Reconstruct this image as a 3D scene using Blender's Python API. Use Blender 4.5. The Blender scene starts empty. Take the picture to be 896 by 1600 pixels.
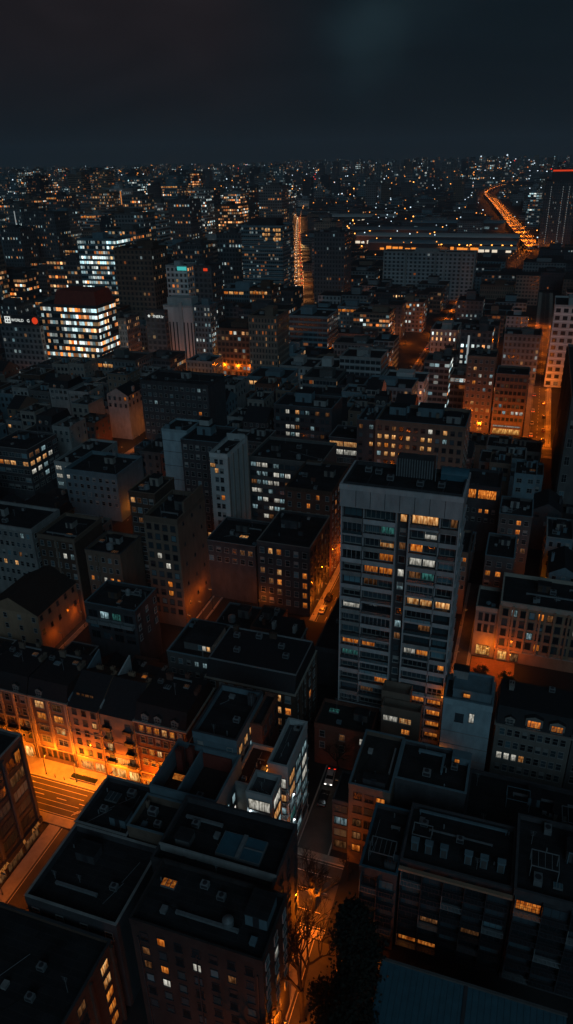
import bpy, math, random
from mathutils import Vector, Matrix
R = random.Random(11)
D2R = math.radians
sc = bpy.context.scene
COL = sc.collection
# ------------------------------------------------------------ camera
CH = 120.0; FPX = 1125.0; PIT = D2R(26.05); ROLL = D2R(1.2); AZ = D2R(19)
CP, SP, CR, SR = math.cos(PIT), math.sin(PIT), math.cos(ROLL), math.sin(ROLL)
UX, UY, VX, VY = math.cos(AZ), -math.sin(AZ), math.sin(AZ), math.cos(AZ)
cam = bpy.data.objects.new('camera', bpy.data.cameras.new('camera'))
COL.objects.link(cam); sc.camera = cam
cam.location = (0, 0, CH)
cam.data.sensor_fit = 'VERTICAL'; cam.data.sensor_height = 24
cam.data.lens = 24 * FPX / 1600.0
cam.data.clip_start = 0.5; cam.data.clip_end = 60000
cam.matrix_world = Matrix.Translation((0, 0, CH)) @ Matrix.Rotation(math.pi/2 - PIT, 4, 'X') @ Matrix.Rotation(-ROLL, 4, 'Z')
# ------------------------------------------------------------ world
wd = bpy.data.worlds.new('World'); sc.world = wd; wd.use_nodes = True
nt = wd.node_tree; N = nt.nodes; LK = nt.links
N.clear()
def nd(nt, t, **k):
    n = nt.nodes.new(t)
    for a, b in k.items():
        if isinstance(a, str) and hasattr(n, a): setattr(n, a, b)
    return n
wo = nd(nt, 'ShaderNodeOutputWorld'); bg = nd(nt, 'ShaderNodeBackground'); LK.new(bg.outputs[0], wo.inputs[0])
tc = nd(nt, 'ShaderNodeTexCoord'); sx = nd(nt, 'ShaderNodeSeparateXYZ'); LK.new(tc.outputs['Generated'], sx.inputs[0])
mrx = nd(nt, 'ShaderNodeMapRange'); mrx.inputs[1].default_value = -0.16; mrx.inputs[2].default_value = 0.16; LK.new(sx.outputs[0], mrx.inputs[0])
nz = nd(nt, 'ShaderNodeTexNoise'); nz.inputs['Scale'].default_value = 3.2; nz.inputs['Detail'].default_value = 5; nz.inputs['Distortion'].default_value = .6
LK.new(tc.outputs['Generated'], nz.inputs['Vector'])
mxn = nd(nt, 'ShaderNodeMath', operation='MULTIPLY_ADD'); mxn.inputs[1].default_value = .45; LK.new(nz.outputs[0], mxn.inputs[0])
sb = nd(nt, 'ShaderNodeMath', operation='SUBTRACT'); sb.inputs[1].default_value = .22; LK.new(mrx.outputs[0], sb.inputs[0]); LK.new(sb.outputs[0], mxn.inputs[2])
cr = nd(nt, 'ShaderNodeValToRGB'); cr.color_ramp.elements[0].position = .25; cr.color_ramp.elements[0].color = (.0122, .0092, .0108, 1)
cr.color_ramp.elements[1].position = .75; cr.color_ramp.elements[1].color = (.0040, .0082, .0118, 1); LK.new(mxn.outputs[0], cr.inputs[0])
# horizon glow
hz = nd(nt, 'ShaderNodeMapRange'); hz.inputs[1].default_value = .0; hz.inputs[2].default_value = .13; LK.new(sx.outputs[2], hz.inputs[0])
mh = nd(nt, 'ShaderNodeMix', data_type='RGBA'); LK.new(hz.outputs[0], mh.inputs['Factor']); mh.inputs['A'].default_value = (.0040, .0056, .0076, 1); LK.new(cr.outputs[0], mh.inputs['B'])
# a pale cloud patch right of the middle
nrm = nd(nt, 'ShaderNodeVectorMath', operation='DISTANCE'); LK.new(tc.outputs['Generated'], nrm.inputs[0]); nrm.inputs[1].default_value = (.112, .982, .145)
nz2 = nd(nt, 'ShaderNodeTexNoise'); nz2.inputs['Scale'].default_value = 9; nz2.inputs['Detail'].default_value = 6; LK.new(tc.outputs['Generated'], nz2.inputs['Vector'])
ad = nd(nt, 'ShaderNodeMath', operation='MULTIPLY_ADD'); ad.inputs[1].default_value = .14; LK.new(nz2.outputs[0], ad.inputs[0]); LK.new(nrm.outputs['Value'], ad.inputs[2])
cm = nd(nt, 'ShaderNodeMapRange', interpolation_type='SMOOTHSTEP'); cm.inputs[1].default_value = .07; cm.inputs[2].default_value = .17; cm.inputs[3].default_value = 1; cm.inputs[4].default_value = 0; LK.new(ad.outputs[0], cm.inputs[0])
cmm = nd(nt, 'ShaderNodeMath', operation='MULTIPLY'); cmm.inputs[1].default_value = .8; LK.new(cm.outputs[0], cmm.inputs[0])
mc = nd(nt, 'ShaderNodeMix', data_type='RGBA'); LK.new(cmm.outputs[0], mc.inputs['Factor']); LK.new(mh.outputs['Result'], mc.inputs['A']); mc.inputs['B'].default_value = (.011, .023, .029, 1)
LK.new(mc.outputs['Result'], bg.inputs[0])
nz3 = nd(nt, 'ShaderNodeTexNoise'); nz3.inputs['Scale'].default_value = 5; nz3.inputs['Detail'].default_value = 7; nz3.inputs['Distortion'].default_value = 1.2
st3 = nd(nt, 'ShaderNodeVectorMath', operation='MULTIPLY'); st3.inputs[1].default_value = (1, 1, 2.6); LK.new(tc.outputs['Generated'], st3.inputs[0]); LK.new(st3.outputs[0], nz3.inputs['Vector'])
m3 = nd(nt, 'ShaderNodeMapRange'); m3.inputs[1].default_value = .3; m3.inputs[2].default_value = .7; m3.inputs[3].default_value = .82; m3.inputs[4].default_value = 1.2; LK.new(nz3.outputs[0], m3.inputs[0]); LK.new(m3.outputs[0], bg.inputs[1])
# ------------------------------------------------------------ the sky's glow (one soft, weak sun lamp) and exposure
sl = bpy.data.lights.new('night_glow', 'SUN'); sl.energy = 0.43; sl.angle = D2R(40); sl.color = (.47, .80, 1.0)
so = bpy.data.objects.new('night_glow', sl); COL.objects.link(so)
_d = Vector((UX*-.45 + VX*1.0, UY*-.45 + VY*1.0, -.62)).normalized()
so.rotation_euler = _d.to_track_quat('-Z', 'Y').to_euler()
vs = sc.view_settings; vs.view_transform = 'Standard'; vs.look = 'None'; vs.exposure = 0; vs.gamma = 1; vs.use_curve_mapping = False
cy = sc.cycles
cy.use_denoising = True
try: cy.denoiser = 'OPENIMAGEDENOISE'
except Exception: pass
cy.max_bounces = 4; cy.diffuse_bounces = 2; cy.glossy_bounces = 2; cy.transmission_bounces = 2; cy.volume_bounces = 0
cy.sample_clamp_indirect = 3; cy.use_light_tree = True; cy.caustics_reflective = False; cy.caustics_refractive = False
# ------------------------------------------------------------ pixel <-> place
def uvpx(px, py, z=0.0):
    a, b = px-448, py-800
    x = a*CR-b*SR; y = a*SR+b*CR
    dx = x/FPX; dz = -SP-CP*(y/FPX); dy = CP-SP*(y/FPX)
    t = (z-CH)/dz; X, Y = dx*t, dy*t
    return X*UX+Y*UY, X*VX+Y*VY
def xy(u, v): return u*UX+v*VX, u*UY+v*VY
def prj(u, v, z=0.0):
    X, Y = xy(u, v); dz = z-CH
    d = Y*CP-dz*SP
    if d < 1: return (-9999, 9999)
    a = X/d*FPX; b = -(Y*SP+dz*CP)/d*FPX
    return 448+a*CR+b*SR, 800-a*SR+b*CR
def fromroof(x0, y0, x1, v):
    """roof corner pixels + distance along v -> (u0, u1, height)"""
    u, w = uvpx(x0, y0, 0); k = v/w
    h = CH*(1-k)
    u0 = u*k
    lo, hi = u0, u0+400
    for _ in range(40):
        m = (lo+hi)/2
        if prj(m, v, h)[0] < x1: lo = m
        else: hi = m
    return u0, lo, h
# ------------------------------------------------------------ materials
MAT = {}
def newmat(n):
    m = bpy.data.materials.new(n); m.use_nodes = True; m.node_tree.nodes.clear(); return m, m.node_tree
def surf(name, c, rough=.85, var=.3, scale=.6, brick=None, felt=None, streak=0, spec=.3, bump=0, metal=0):
    """weathered surface: base colour, blotches, vertical streaks"""
    m, t = newmat(name); L = t.links
    o = nd(t, 'ShaderNodeOutputMaterial'); p = nd(t, 'ShaderNodeBsdfPrincipled'); L.new(p.outputs[0], o.inputs[0])
    p.inputs['Roughness'].default_value = rough; p.inputs['Specular IOR Level'].default_value = spec; p.inputs['Metallic'].default_value = metal
    g = nd(t, 'ShaderNodeTexCoord'); oi = nd(t, 'ShaderNodeObjectInfo')
    n1 = nd(t, 'ShaderNodeTexNoise'); n1.inputs['Scale'].default_value = scale; n1.inputs['Detail'].default_value = 6; n1.inputs['Roughness'].default_value = .62
    off = nd(t, 'ShaderNodeVectorMath', operation='MULTIPLY_ADD'); off.inputs[1].default_value = (1, 1, .35 if streak else 1)
    L.new(g.outputs['Object'], off.inputs[0])
    cmb = nd(t, 'ShaderNodeMath', operation='MULTIPLY'); cmb.inputs[1].default_value = 70; L.new(oi.outputs['Random'], cmb.inputs[0]); L.new(cmb.outputs[0], off.inputs[2])
    L.new(off.outputs[0], n1.inputs['Vector'])
    mr = nd(t, 'ShaderNodeMapRange'); mr.inputs[1].default_value = .25; mr.inputs[2].default_value = .75; mr.inputs[3].default_value = 1-var; mr.inputs[4].default_value = 1+var*.6
    L.new(n1.outputs[0], mr.inputs[0])
    src = None
    if brick:
        bt = nd(t, 'ShaderNodeTexBrick'); bt.inputs['Scale'].default_value = 1.0
        bt.inputs['Color1'].default_value = (*c, 1); bt.inputs['Color2'].default_value = (c[0]*.7, c[1]*.7, c[2]*.7, 1); bt.inputs['Mortar'].default_value = (*brick, 1)
        bt.inputs['Mortar Size'].default_value = .012; bt.inputs['Brick Width'].default_value = .5; bt.inputs['Row Height'].default_value = .16
        sxx = nd(t, 'ShaderNodeSeparateXYZ'); L.new(g.outputs['Object'], sxx.inputs[0]); aa = nd(t, 'ShaderNodeMath', operation='ADD'); L.new(sxx.outputs[0], aa.inputs[0]); L.new(sxx.outputs[1], aa.inputs[1])
        cc = nd(t, 'ShaderNodeCombineXYZ'); L.new(aa.outputs[0], cc.inputs[0]); L.new(sxx.outputs[2], cc.inputs[1]); L.new(cc.outputs[0], bt.inputs['Vector']); src = bt.outputs[0]
    if felt:      # roofing felt: long lapped strips with pale seams and patches
        bt = nd(t, 'ShaderNodeTexBrick'); bt.inputs['Scale'].default_value = 1.0; bt.inputs['Color1'].default_value = (*c, 1); bt.inputs['Color2'].default_value = (c[0]*1.7, c[1]*1.7, c[2]*1.7, 1); bt.inputs['Mortar'].default_value = (felt,)*3+(1,)
        bt.inputs['Mortar Size'].default_value = .035; bt.inputs['Brick Width'].default_value = 5.3; bt.inputs['Row Height'].default_value = 1.05; L.new(g.outputs['Object'], bt.inputs['Vector']); src = bt.outputs[0]
    mx = nd(t, 'ShaderNodeMix', data_type='RGBA', blend_type='MULTIPLY'); mx.inputs['Factor'].default_value = 1
    if src: L.new(src, mx.inputs['A'])
    else: mx.inputs['A'].default_value = (*c, 1)
    # per-object tone
    tn = nd(t, 'ShaderNodeMapRange'); tn.inputs[3].default_value = .82; tn.inputs[4].default_value = 1.15; L.new(oi.outputs['Random'], tn.inputs[0])
    ml = nd(t, 'ShaderNodeMath', operation='MULTIPLY'); L.new(mr.outputs[0], ml.inputs[0]); L.new(tn.outputs[0], ml.inputs[1])
    L.new(ml.outputs[0], mx.inputs['B']); L.new(mx.outputs['Result'], p.inputs['Base Color'])
    if bump:
        b = nd(t, 'ShaderNodeBump'); b.inputs['Strength'].default_value = bump; b.inputs['Distance'].default_value = .05
        n2 = nd(t, 'ShaderNodeTexNoise'); n2.inputs['Scale'].default_value = 6; L.new(g.outputs['Object'], n2.inputs['Vector']); L.new(n2.outputs[0], b.inputs['Height']); L.new(b.outputs[0], p.inputs['Normal'])
    MAT[name] = m; return m
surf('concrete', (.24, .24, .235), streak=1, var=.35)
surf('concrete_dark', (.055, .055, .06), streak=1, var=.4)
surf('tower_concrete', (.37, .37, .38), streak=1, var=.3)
surf('render_dark', (.035, .03, .03), streak=1, var=.5)
surf('plaster', (.22, .20, .18), streak=1, var=.25)
surf('plaster_warm', (.27, .18, .12), streak=1, var=.28)
surf('plaster_tan', (.15, .11, .085), streak=1, var=.28)
surf('plaster_grey', (.09, .09, .09), streak=1, var=.3)
surf('paint_white', (.32, .34, .34), streak=1, var=.22, rough=.7)
surf('paint_blue', (.11, .17, .20), streak=1, var=.25)
surf('brick_red', (.15, .055, .035), brick=(.11, .09, .08), var=.3)
surf('brick_brown', (.085, .05, .036), brick=(.07, .06, .05), var=.3)
surf('stone', (.30, .27, .23), var=.25, scale=1.2)
surf('bitumen', (.012, .013, .015), rough=.8, var=.7, scale=.35, felt=.035)
surf('pale_render', (.24, .34, .38), streak=1, var=.3)
surf('white_render', (.46, .48, .48), streak=1, var=.25)
surf('gravel_roof', (.026, .025, .024), rough=.95, var=.5, scale=.5)
surf('slate', (.016, .017, .02), rough=.7, var=.4, scale=1.5)
surf('tile_dark', (.03, .019, .016), rough=.8, var=.4, scale=1.5)
surf('metal_teal', (.035, .11, .15), rough=.55, var=.25, scale=.8, spec=.4)
surf('metal_grey', (.22, .24, .25), rough=.5, var=.3, scale=1.5, spec=.5, metal=.3)
surf('metal_dark', (.035, .035, .04), rough=.55, var=.2, spec=.4)
surf('frame_white', (.26, .26, .25), rough=.6, var=.12)
surf('frame_dark', (.04, .04, .045), rough=.5, var=.1)
surf('frame_tan', (.26, .22, .17), rough=.7, var=.15)
surf('asphalt', (.07, .066, .062), rough=.8, var=.45, scale=.25, bump=.3)
surf('ground', (.022, .022, .023), rough=.95, var=.5, scale=.08)
surf('paving', (.27, .25, .22), rough=.85, var=.3, scale=.7)
surf('kerb', (.4, .38, .35), var=.2)
surf('road_paint', (.55, .54, .5), rough=.7, var=.35, scale=2)
surf('wood_deck', (.20, .10, .05), rough=.7, var=.3, scale=2)
surf('copper_red', (.16, .035, .025), rough=.7, var=.3)
surf('bark', (.018, .014, .012), rough=.95, var=.3, scale=3)
surf('leaf', (.035, .055, .022), rough=.8, var=.5, scale=.8)
surf('leaf_dark', (.006, .010, .006), rough=.85, var=.5, scale=.8)
surf('car_black', (.015, .015, .018), rough=.25, var=.05, spec=.6)
surf('car_silver', (.35, .36, .37), rough=.3, var=.05, spec=.6)
surf('car_red', (.22, .02, .015), rough=.3, var=.05, spec=.6)
surf('car_white', (.6, .6, .6), rough=.3, var=.05, spec=.6)
surf('rubber', (.02, .02, .02), rough=.9, var=.1)
def glassmat(name, c=(.012, .018, .022), rough=.12):
    m, t = newmat(name); o = nd(t, 'ShaderNodeOutputMaterial'); p = nd(t, 'ShaderNodeBsdfPrincipled'); t.links.new(p.outputs[0], o.inputs[0])
    oi = nd(t, 'ShaderNodeObjectInfo'); r = nd(t, 'ShaderNodeValToRGB'); e = r.color_ramp.elements
    e[0].color = (c[0], c[1], c[2], 1); e[1].color = (c[0]*5, c[1]*5, c[2]*5, 1); e[0].position = .5; t.links.new(oi.outputs['Random'], r.inputs[0]); t.links.new(r.outputs[0], p.inputs['Base Color'])
    p.inputs['Roughness'].default_value = rough; p.inputs['Specular IOR Level'].default_value = .6
    MAT[name] = m
glassmat('glass'); glassmat('glass_pale', (.03, .055, .065), .25); glassmat('car_glass', (.01, .01, .012), .08)
def litmat(name, c1, c2, s0, s1, scale=1.0, sampling=True):
    """a lit room behind glass: curtains and furniture as uneven brightness"""
    m, t = newmat(name); L = t.links
    o = nd(t, 'ShaderNodeOutputMaterial'); em = nd(t, 'ShaderNodeEmission'); L.new(em.outputs[0], o.inputs[0])
    g = nd(t, 'ShaderNodeTexCoord'); oi = nd(t, 'ShaderNodeObjectInfo')
    rnd = nd(t, 'ShaderNodeMath', operation='MULTIPLY'); rnd.inputs[1].default_value = 91; L.new(oi.outputs['Random'], rnd.inputs[0])
    ad = nd(t, 'ShaderNodeVectorMath', operation='MULTIPLY_ADD'); ad.inputs[1].default_value = (2.6, 2.6, .7); L.new(g.outputs['Object'], ad.inputs[0]); L.new(rnd.outputs[0], ad.inputs[2])
    n = nd(t, 'ShaderNodeTexNoise'); n.inputs['Scale'].default_value = scale; n.inputs['Detail'].default_value = 2.5; L.new(ad.outputs[0], n.inputs['Vector'])
    mr = nd(t, 'ShaderNodeMapRange'); mr.inputs[1].default_value = .35; mr.inputs[2].default_value = .68; L.new(n.outputs[0], mr.inputs[0])
    mx = nd(t, 'ShaderNodeMix', data_type='RGBA'); L.new(mr.outputs[0], mx.inputs['Factor']); mx.inputs['A'].default_value = (*c1, 1); mx.inputs['B'].default_value = (*c2, 1)
    L.new(mx.outputs['Result'], em.inputs[0])
    a = nd(t, 'ShaderNodeMapRange'); a.inputs[3].default_value = s0; a.inputs[4].default_value = s1; L.new(oi.outputs['Random'], a.inputs[0])
    b = nd(t, 'ShaderNodeMath', operation='MULTIPLY_ADD'); L.new(mr.outputs[0], b.inputs[0]); b.inputs[1].default_value = .75; b.inputs[2].default_value = .25
    sz = nd(t, 'ShaderNodeSeparateXYZ'); L.new(g.outputs['Object'], sz.inputs[0]); gz = nd(t, 'ShaderNodeMath', operation='MULTIPLY_ADD', use_clamp=True); gz.inputs[1].default_value = .42; gz.inputs[2].default_value = .38; L.new(sz.outputs[2], gz.inputs[0])
    q0 = nd(t, 'ShaderNodeMath', operation='MULTIPLY'); L.new(a.outputs[0], q0.inputs[0]); L.new(b.outputs[0], q0.inputs[1]); q = nd(t, 'ShaderNodeMath', operation='MULTIPLY'); L.new(q0.outputs[0], q.inputs[0]); L.new(gz.outputs[0], q.inputs[1]); L.new(q.outputs[0], em.inputs[1])
    m.cycles.emission_sampling = 'AUTO' if sampling else 'NONE'
    MAT[name] = m
litmat('lit_orange', (.9, .17, .012), (1, .36, .06), .45, 1.3, sampling=False)
litmat('lit_warm', (.95, .30, .05), (1, .62, .26), .7, 1.4, sampling=False)
litmat('lit_white', (.75, .72, .6), (1, .96, .85), .6, 1.2, sampling=False)
litmat('lit_cool', (.18, .36, .4), (.6, .85, .92), .25, .85, sampling=False)
litmat('lit_dim', (.25, .09, .03), (.5, .22, .08), .2, .6, sampling=False)
litmat('lit_teal', (.03, .16, .15), (.12, .5, .45), .2, .5, sampling=False)
litmat('lit_shop', (.95, .30, .04), (1, .58, .18), 1.0, 1.7, scale=.8, sampling=True)
def emit(name, c, s, sampling='NONE'):
    m, t = newmat(name); o = nd(t, 'ShaderNodeOutputMaterial'); e = nd(t, 'ShaderNodeEmission'); e.inputs[0].default_value = (*c, 1); e.inputs[1].default_value = s
    t.links.new(e.outputs[0], o.inputs[0]); m.cycles.emission_sampling = sampling; MAT[name] = m
emit('lamp_orange', (1, .36, .05), 7); emit('lamp_near', (1, .38, .07), 2.2); emit('lamp_white', (.85, .95, 1), 6); emit('red_lamp', (1, .06, .03), 5); emit('sign_red', (1, .07, .02), .7); emit('sign_white', (.9, .95, .9), .85)
emit('sign_teal', (.08, .65, .62), .7); emit('head', (1, .93, .8), 3); emit('tail', (1, .03, .01), 2.5); emit('sign_gold', (1, .55, .18), .9); emit('far_orange', (1, .33, .06), 2.2); emit('far_white', (.7, .88, 1), 1.8)
emit('far_red', (1, .05, .03), 3); emit('far_orange_bright', (1, .36, .07), 5); emit('station_orange', (1, .30, .04), 1.1); emit('station_white', (1, .86, .66), .9); emit('strip_orange', (1, .32, .05), .8); emit('strip_white', (.8, .88, .9), .35); emit('lamp_far', (1, .36, .06), 1.3)
LIT = {'o': 'lit_orange', 'w': 'lit_warm', 'W': 'lit_white', 'c': 'lit_cool', 'm': 'lit_dim', 't': 'lit_teal', 's': 'lit_shop', 'd': 'glass', 'p': 'glass_pale'}
# ---- facade of far buildings: cells from UV, per-building numbers from face attributes
def facade():
    m, t = newmat('far_facade'); L = t.links
    def M(op, a, b=None, c=None):
        n = nd(t, 'ShaderNodeMath', operation=op)
        for i, q in enumerate((a, b, c)):
            if q is None: continue
            if isinstance(q, (int, float)): n.inputs[i].default_value = q
            else: L.new(q, n.inputs[i])
        return n.outputs[0]
    o = nd(t, 'ShaderNodeOutputMaterial'); uv = nd(t, 'ShaderNodeUVMap'); uv.uv_map = 'UVMap'
    at = nd(t, 'ShaderNodeAttribute'); at.attribute_name = 'tint'; ap = nd(t, 'ShaderNodeAttribute'); ap.attribute_name = 'par'
    sp_ = nd(t, 'ShaderNodeSeparateXYZ'); L.new(ap.outputs['Vector'], sp_.inputs[0]); lit, warm, ww = sp_.outputs
    s = nd(t, 'ShaderNodeSeparateXYZ'); L.new(uv.outputs[0], s.inputs[0]); U, V = s.outputs[0], s.outputs[1]
    fu, fv = M('FLOOR', U), M('FLOOR', V); gu, gv = M('SUBTRACT', U, fu), M('SUBTRACT', V, fv)
    mu = M('LESS_THAN', M('ABSOLUTE', M('SUBTRACT', gu, .5)), M('MULTIPLY', ww, .5))
    mv = M('LESS_THAN', M('ABSOLUTE', M('SUBTRACT', gv, .52)), .27)
    mask = M('MULTIPLY', mu, mv)
    cell = nd(t, 'ShaderNodeCombineXYZ'); L.new(fu, cell.inputs[0]); L.new(fv, cell.inputs[1])
    wn = nd(t, 'ShaderNodeTexWhiteNoise', noise_dimensions='2D'); L.new(cell.outputs[0], wn.inputs[0])
    c2 = nd(t, 'ShaderNodeCombineXYZ'); L.new(M('FLOOR', M('MULTIPLY', U, .13)), c2.inputs[0]); L.new(fv, c2.inputs[1])
    wf = nd(t, 'ShaderNodeTexWhiteNoise', noise_dimensions='2D'); L.new(c2.outputs[0], wf.inputs[0])
    # whole floors are busier than others
    thr = M('MULTIPLY', lit, M('MULTIPLY_ADD', M('POWER', wf.outputs[0], 3.0), 3.2, .35))
    on = M('LESS_THAN', wn.outputs[0], thr)
    cs = nd(t, 'ShaderNodeSeparateColor'); L.new(wn.outputs[1], cs.inputs[0])
    isw = M('LESS_THAN', cs.outputs[1], warm)
    r2 = nd(t, 'ShaderNodeMix', data_type='RGBA'); L.new(cs.outputs[2], r2.inputs['Factor']); r2.inputs['A'].default_value = (1, .22, .025, 1); r2.inputs['B'].default_value = (1, .62, .28, 1)
    r3 = nd(t, 'ShaderNodeMix', data_type='RGBA'); L.new(cs.outputs[2], r3.inputs['Factor']); r3.inputs['A'].default_value = (.45, .8, .9, 1); r3.inputs['B'].default_value = (.95, .95, .85, 1)
    r4 = nd(t, 'ShaderNodeMix', data_type='RGBA'); L.new(isw, r4.inputs['Factor']); L.new(r3.outputs['Result'], r4.inputs['A']); L.new(r2.outputs['Result'], r4.inputs['B'])
    # in-window unevenness
    n = nd(t, 'ShaderNodeTexNoise', noise_dimensions='2D'); n.inputs['Scale'].default_value = 3.1; L.new(uv.outputs[0], n.inputs['Vector'])
    br = M('MULTIPLY', M('MULTIPLY_ADD', M('POWER', cs.outputs[0], 2.0), 2.1, .16), M('MULTIPLY_ADD', n.outputs[0], 1.2, .35))
    st = M('MULTIPLY', M('MULTIPLY', mask, on), br)
    em = nd(t, 'ShaderNodeEmission'); L.new(r4.outputs['Result'], em.inputs[0]); L.new(st, em.inputs[1])
    p = nd(t, 'ShaderNodeBsdfPrincipled')
    mxc = nd(t, 'ShaderNodeMix', data_type='RGBA'); L.new(mask, mxc.inputs['Factor']); mxc.inputs['B'].default_value = (.02, .028, .034, 1)
    n3 = nd(t, 'ShaderNodeTexNoise', noise_dimensions='2D'); n3.inputs['Scale'].default_value = .35; n3.inputs['Detail'].default_value = 4; L.new(uv.outputs[0], n3.inputs['Vector'])
    slab = M('MULTIPLY_ADD', M('LESS_THAN', gv, .09), .55, M('MULTIPLY_ADD', n3.outputs[0], .8, .5))
    ms = nd(t, 'ShaderNodeVectorMath', operation='SCALE'); L.new(at.outputs['Vector'], ms.inputs[0]); L.new(slab, ms.inputs['Scale'])
    L.new(ms.outputs[0], mxc.inputs['A']); L.new(mxc.outputs['Result'], p.inputs['Base Color'])
    L.new(M('MULTIPLY_ADD', mask, -.65, .85), p.inputs['Roughness'])
    ad = nd(t, 'ShaderNodeAddShader'); L.new(p.outputs[0], ad.inputs[0]); L.new(em.outputs[0], ad.inputs[1]); L.new(ad.outputs[0], o.inputs[0])
    m.cycles.emission_sampling = 'NONE'; MAT['facade'] = m
facade()
# ------------------------------------------------------------ mesh helpers
class MB:
    def __init__(s): s.v = []; s.f = []; s.m = []
    def quad(s, a, b, c, d, m=0):
        n = len(s.v); s.v += [a, b, c, d]; s.f.append((n, n+1, n+2, n+3)); s.m.append(m)
    def tri(s, a, b, c, m=0):
        n = len(s.v); s.v += [a, b, c]; s.f.append((n, n+1, n+2)); s.m.append(m)
    def hexa(s, p, m=0, skip=()):
        n = len(s.v); s.v += p
        F = [(0, 3, 2, 1), (4, 5, 6, 7), (0, 1, 5, 4), (1, 2, 6, 5), (2, 3, 7, 6), (3, 0, 4, 7)]
        for i, f in enumerate(F):
            if i in skip: continue
            s.f.append(tuple(n+k for k in f)); s.m.append(m)
    def box(s, x0, x1, y0, y1, z0, z1, m=0, skip=()):
        s.hexa([(x0, y0, z0), (x1, y0, z0), (x1, y1, z0), (x0, y1, z0), (x0, y0, z1), (x1, y0, z1), (x1, y1, z1), (x0, y1, z1)], m, skip)
        return s
    def frus(s, x0, x1, y0, y1, z0, z1, ix, iy, m=0, skip=(0,)):
        s.hexa([(x0, y0, z0), (x1, y0, z0), (x1, y1, z0), (x0, y1, z0), (x0+ix, y0+iy, z1), (x1-ix, y0+iy, z1), (x1-ix, y1-iy, z1), (x0+ix, y1-iy, z1)], m, skip); return s
    def ring(s, x0, x1, y0, y1, z0, z1, t, m=0):
        s.box(x0, x1, y0, y0+t, z0, z1, m); s.box(x0, x1, y1-t, y1, z0, z1, m); s.box(x0, x0+t, y0+t, y1-t, z0, z1, m); s.box(x1-t, x1, y0+t, y1-t, z0, z1, m); return s
    def cone(s, cx, cy, z0, z1, r0, r1, n=8, m=0):
        b = len(s.v)
        for z, r in ((z0, r0), (z1, r1)):
            for i in range(n):
                a = 2*math.pi*i/n; s.v.append((cx+r*math.cos(a), cy+r*math.sin(a), z))
        for i in range(n):
            j = (i+1) % n; s.f.append((b+i, b+j, b+n+j, b+n+i)); s.m.append(m)
        s.f.append(tuple(b+n+i for i in range(n))); s.m.append(m); return s
    def tube(s, p, q, r0, r1=None, n=5, m=0):
        r1 = r0 if r1 is None else r1
        p, q = Vector(p), Vector(q); d = (q-p)
        if d.length < 1e-6: return s
        d.normalize(); a = d.orthogonal().normalized(); c = d.cross(a); b = len(s.v)
        for P, r in ((p, r0), (q, r1)):
            for i in range(n):
                t = 2*math.pi*i/n; s.v.append(tuple(P+a*(r*math.cos(t))+c*(r*math.sin(t))))
        for i in range(n):
            j = (i+1) % n; s.f.append((b+i, b+j, b+n+j, b+n+i)); s.m.append(m)
        s.f.append(tuple(b+n+i for i in range(n))); s.m.append(m); s.f.append(tuple(b+n-1-i for i in range(n))); s.m.append(m); return s
    def mesh(s, name, mats):
        me = bpy.data.meshes.new(name); me.from_pydata(s.v, [], s.f)
        for q in mats: me.materials.append(MAT[q])
        if len(mats) > 1: me.polygons.foreach_set('material_index', s.m)
        me.update(); return me
    def build(s, name, mats, parent=None, loc=(0, 0, 0), rz=0):
        if isinstance(mats, str): mats = [mats]
        return put(name, s.mesh(name, mats), parent, loc, rz)
def put(name, me, parent=None, loc=(0, 0, 0), rz=0):
    o = bpy.data.objects.new(name, me); COL.objects.link(o); o.location = loc; o.rotation_euler = (0, 0, rz)
    if parent: o.parent = parent
    return o
def tag(o, label=None, cat=None, group=None, kind=None):
    if label and len(label.split()) > 16: print('LONG', label)
    if label: o['label'] = label
    if cat: o['category'] = cat
    if group: o['group'] = group
    if kind: o['kind'] = kind
    return o
def empty(name, u, v, label, cat, group=None, z=0, rz=0.0):
    o = bpy.data.objects.new(name, None); COL.objects.link(o); X, Y = xy(u, v); o.location = (X, Y, z); o.rotation_euler = (0, 0, -AZ+rz); o.empty_display_size = .5
    return tag(o, label, cat, group)
# ------------------------------------------------------------ windows
WM = {}
def winmesh(w, h, kind, code):
    k = (round(w, 2), round(h, 2), kind, code)
    if k in WM: return WM[k]
    b = MB(); fr = 'frame_dark' if 'k' in kind else ('frame_tan' if 't' in kind else 'frame_white')
    x = w/2; pr_ = .05
    b.quad((-x, -pr_, 0), (x, -pr_, 0), (x, -pr_, h), (-x, -pr_, h), 1)
    b.quad((-x, -pr_, 0), (-x, -pr_, h), (-x, 0, h), (-x, 0, 0), 0); b.quad((x, -pr_, 0), (x, 0, 0), (x, 0, h), (x, -pr_, h), 0)
    t = .07; o = .11
    b.box(-x-t, x+t, -o, .02, h, h+t+.03); b.box(-x-t*2, x+t*2, -o-.1, .02, -.12, 0); b.box(-x-t, -x, -o, .02, 0, h); b.box(x, x+t, -o, .02, 0, h)
    n = max(1, round(w/1.0))
    if 'x' in kind: n = max(2, round(w/.55))
    for i in range(1, n):
        c = -x+w*i/n; b.box(c-.035, c+.035, -o+.01, -.03, 0, h)
    if 's' in kind: b.box(-x, x, -o+.015, -.03, h*.52, h*.52+.05)
    if 'x' in kind:
        for q in (.33, .66): b.box(-x, x, -o+.015, -.03, h*q, h*q+.04)
    if 'b' in kind:   # half drawn blind
        b.quad((-x+.03, -pr_-.012, h*.45), (x-.03, -pr_-.012, h*.45), (x-.03, -pr_-.012, h), (-x+.03, -pr_-.012, h), 0)
    me = b.mesh('window', [fr, LIT[code]]); WM[k] = me; return me
ROT = {'F': 0, 'R': math.pi/2, 'L': -math.pi/2, 'B': math.pi}
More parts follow.
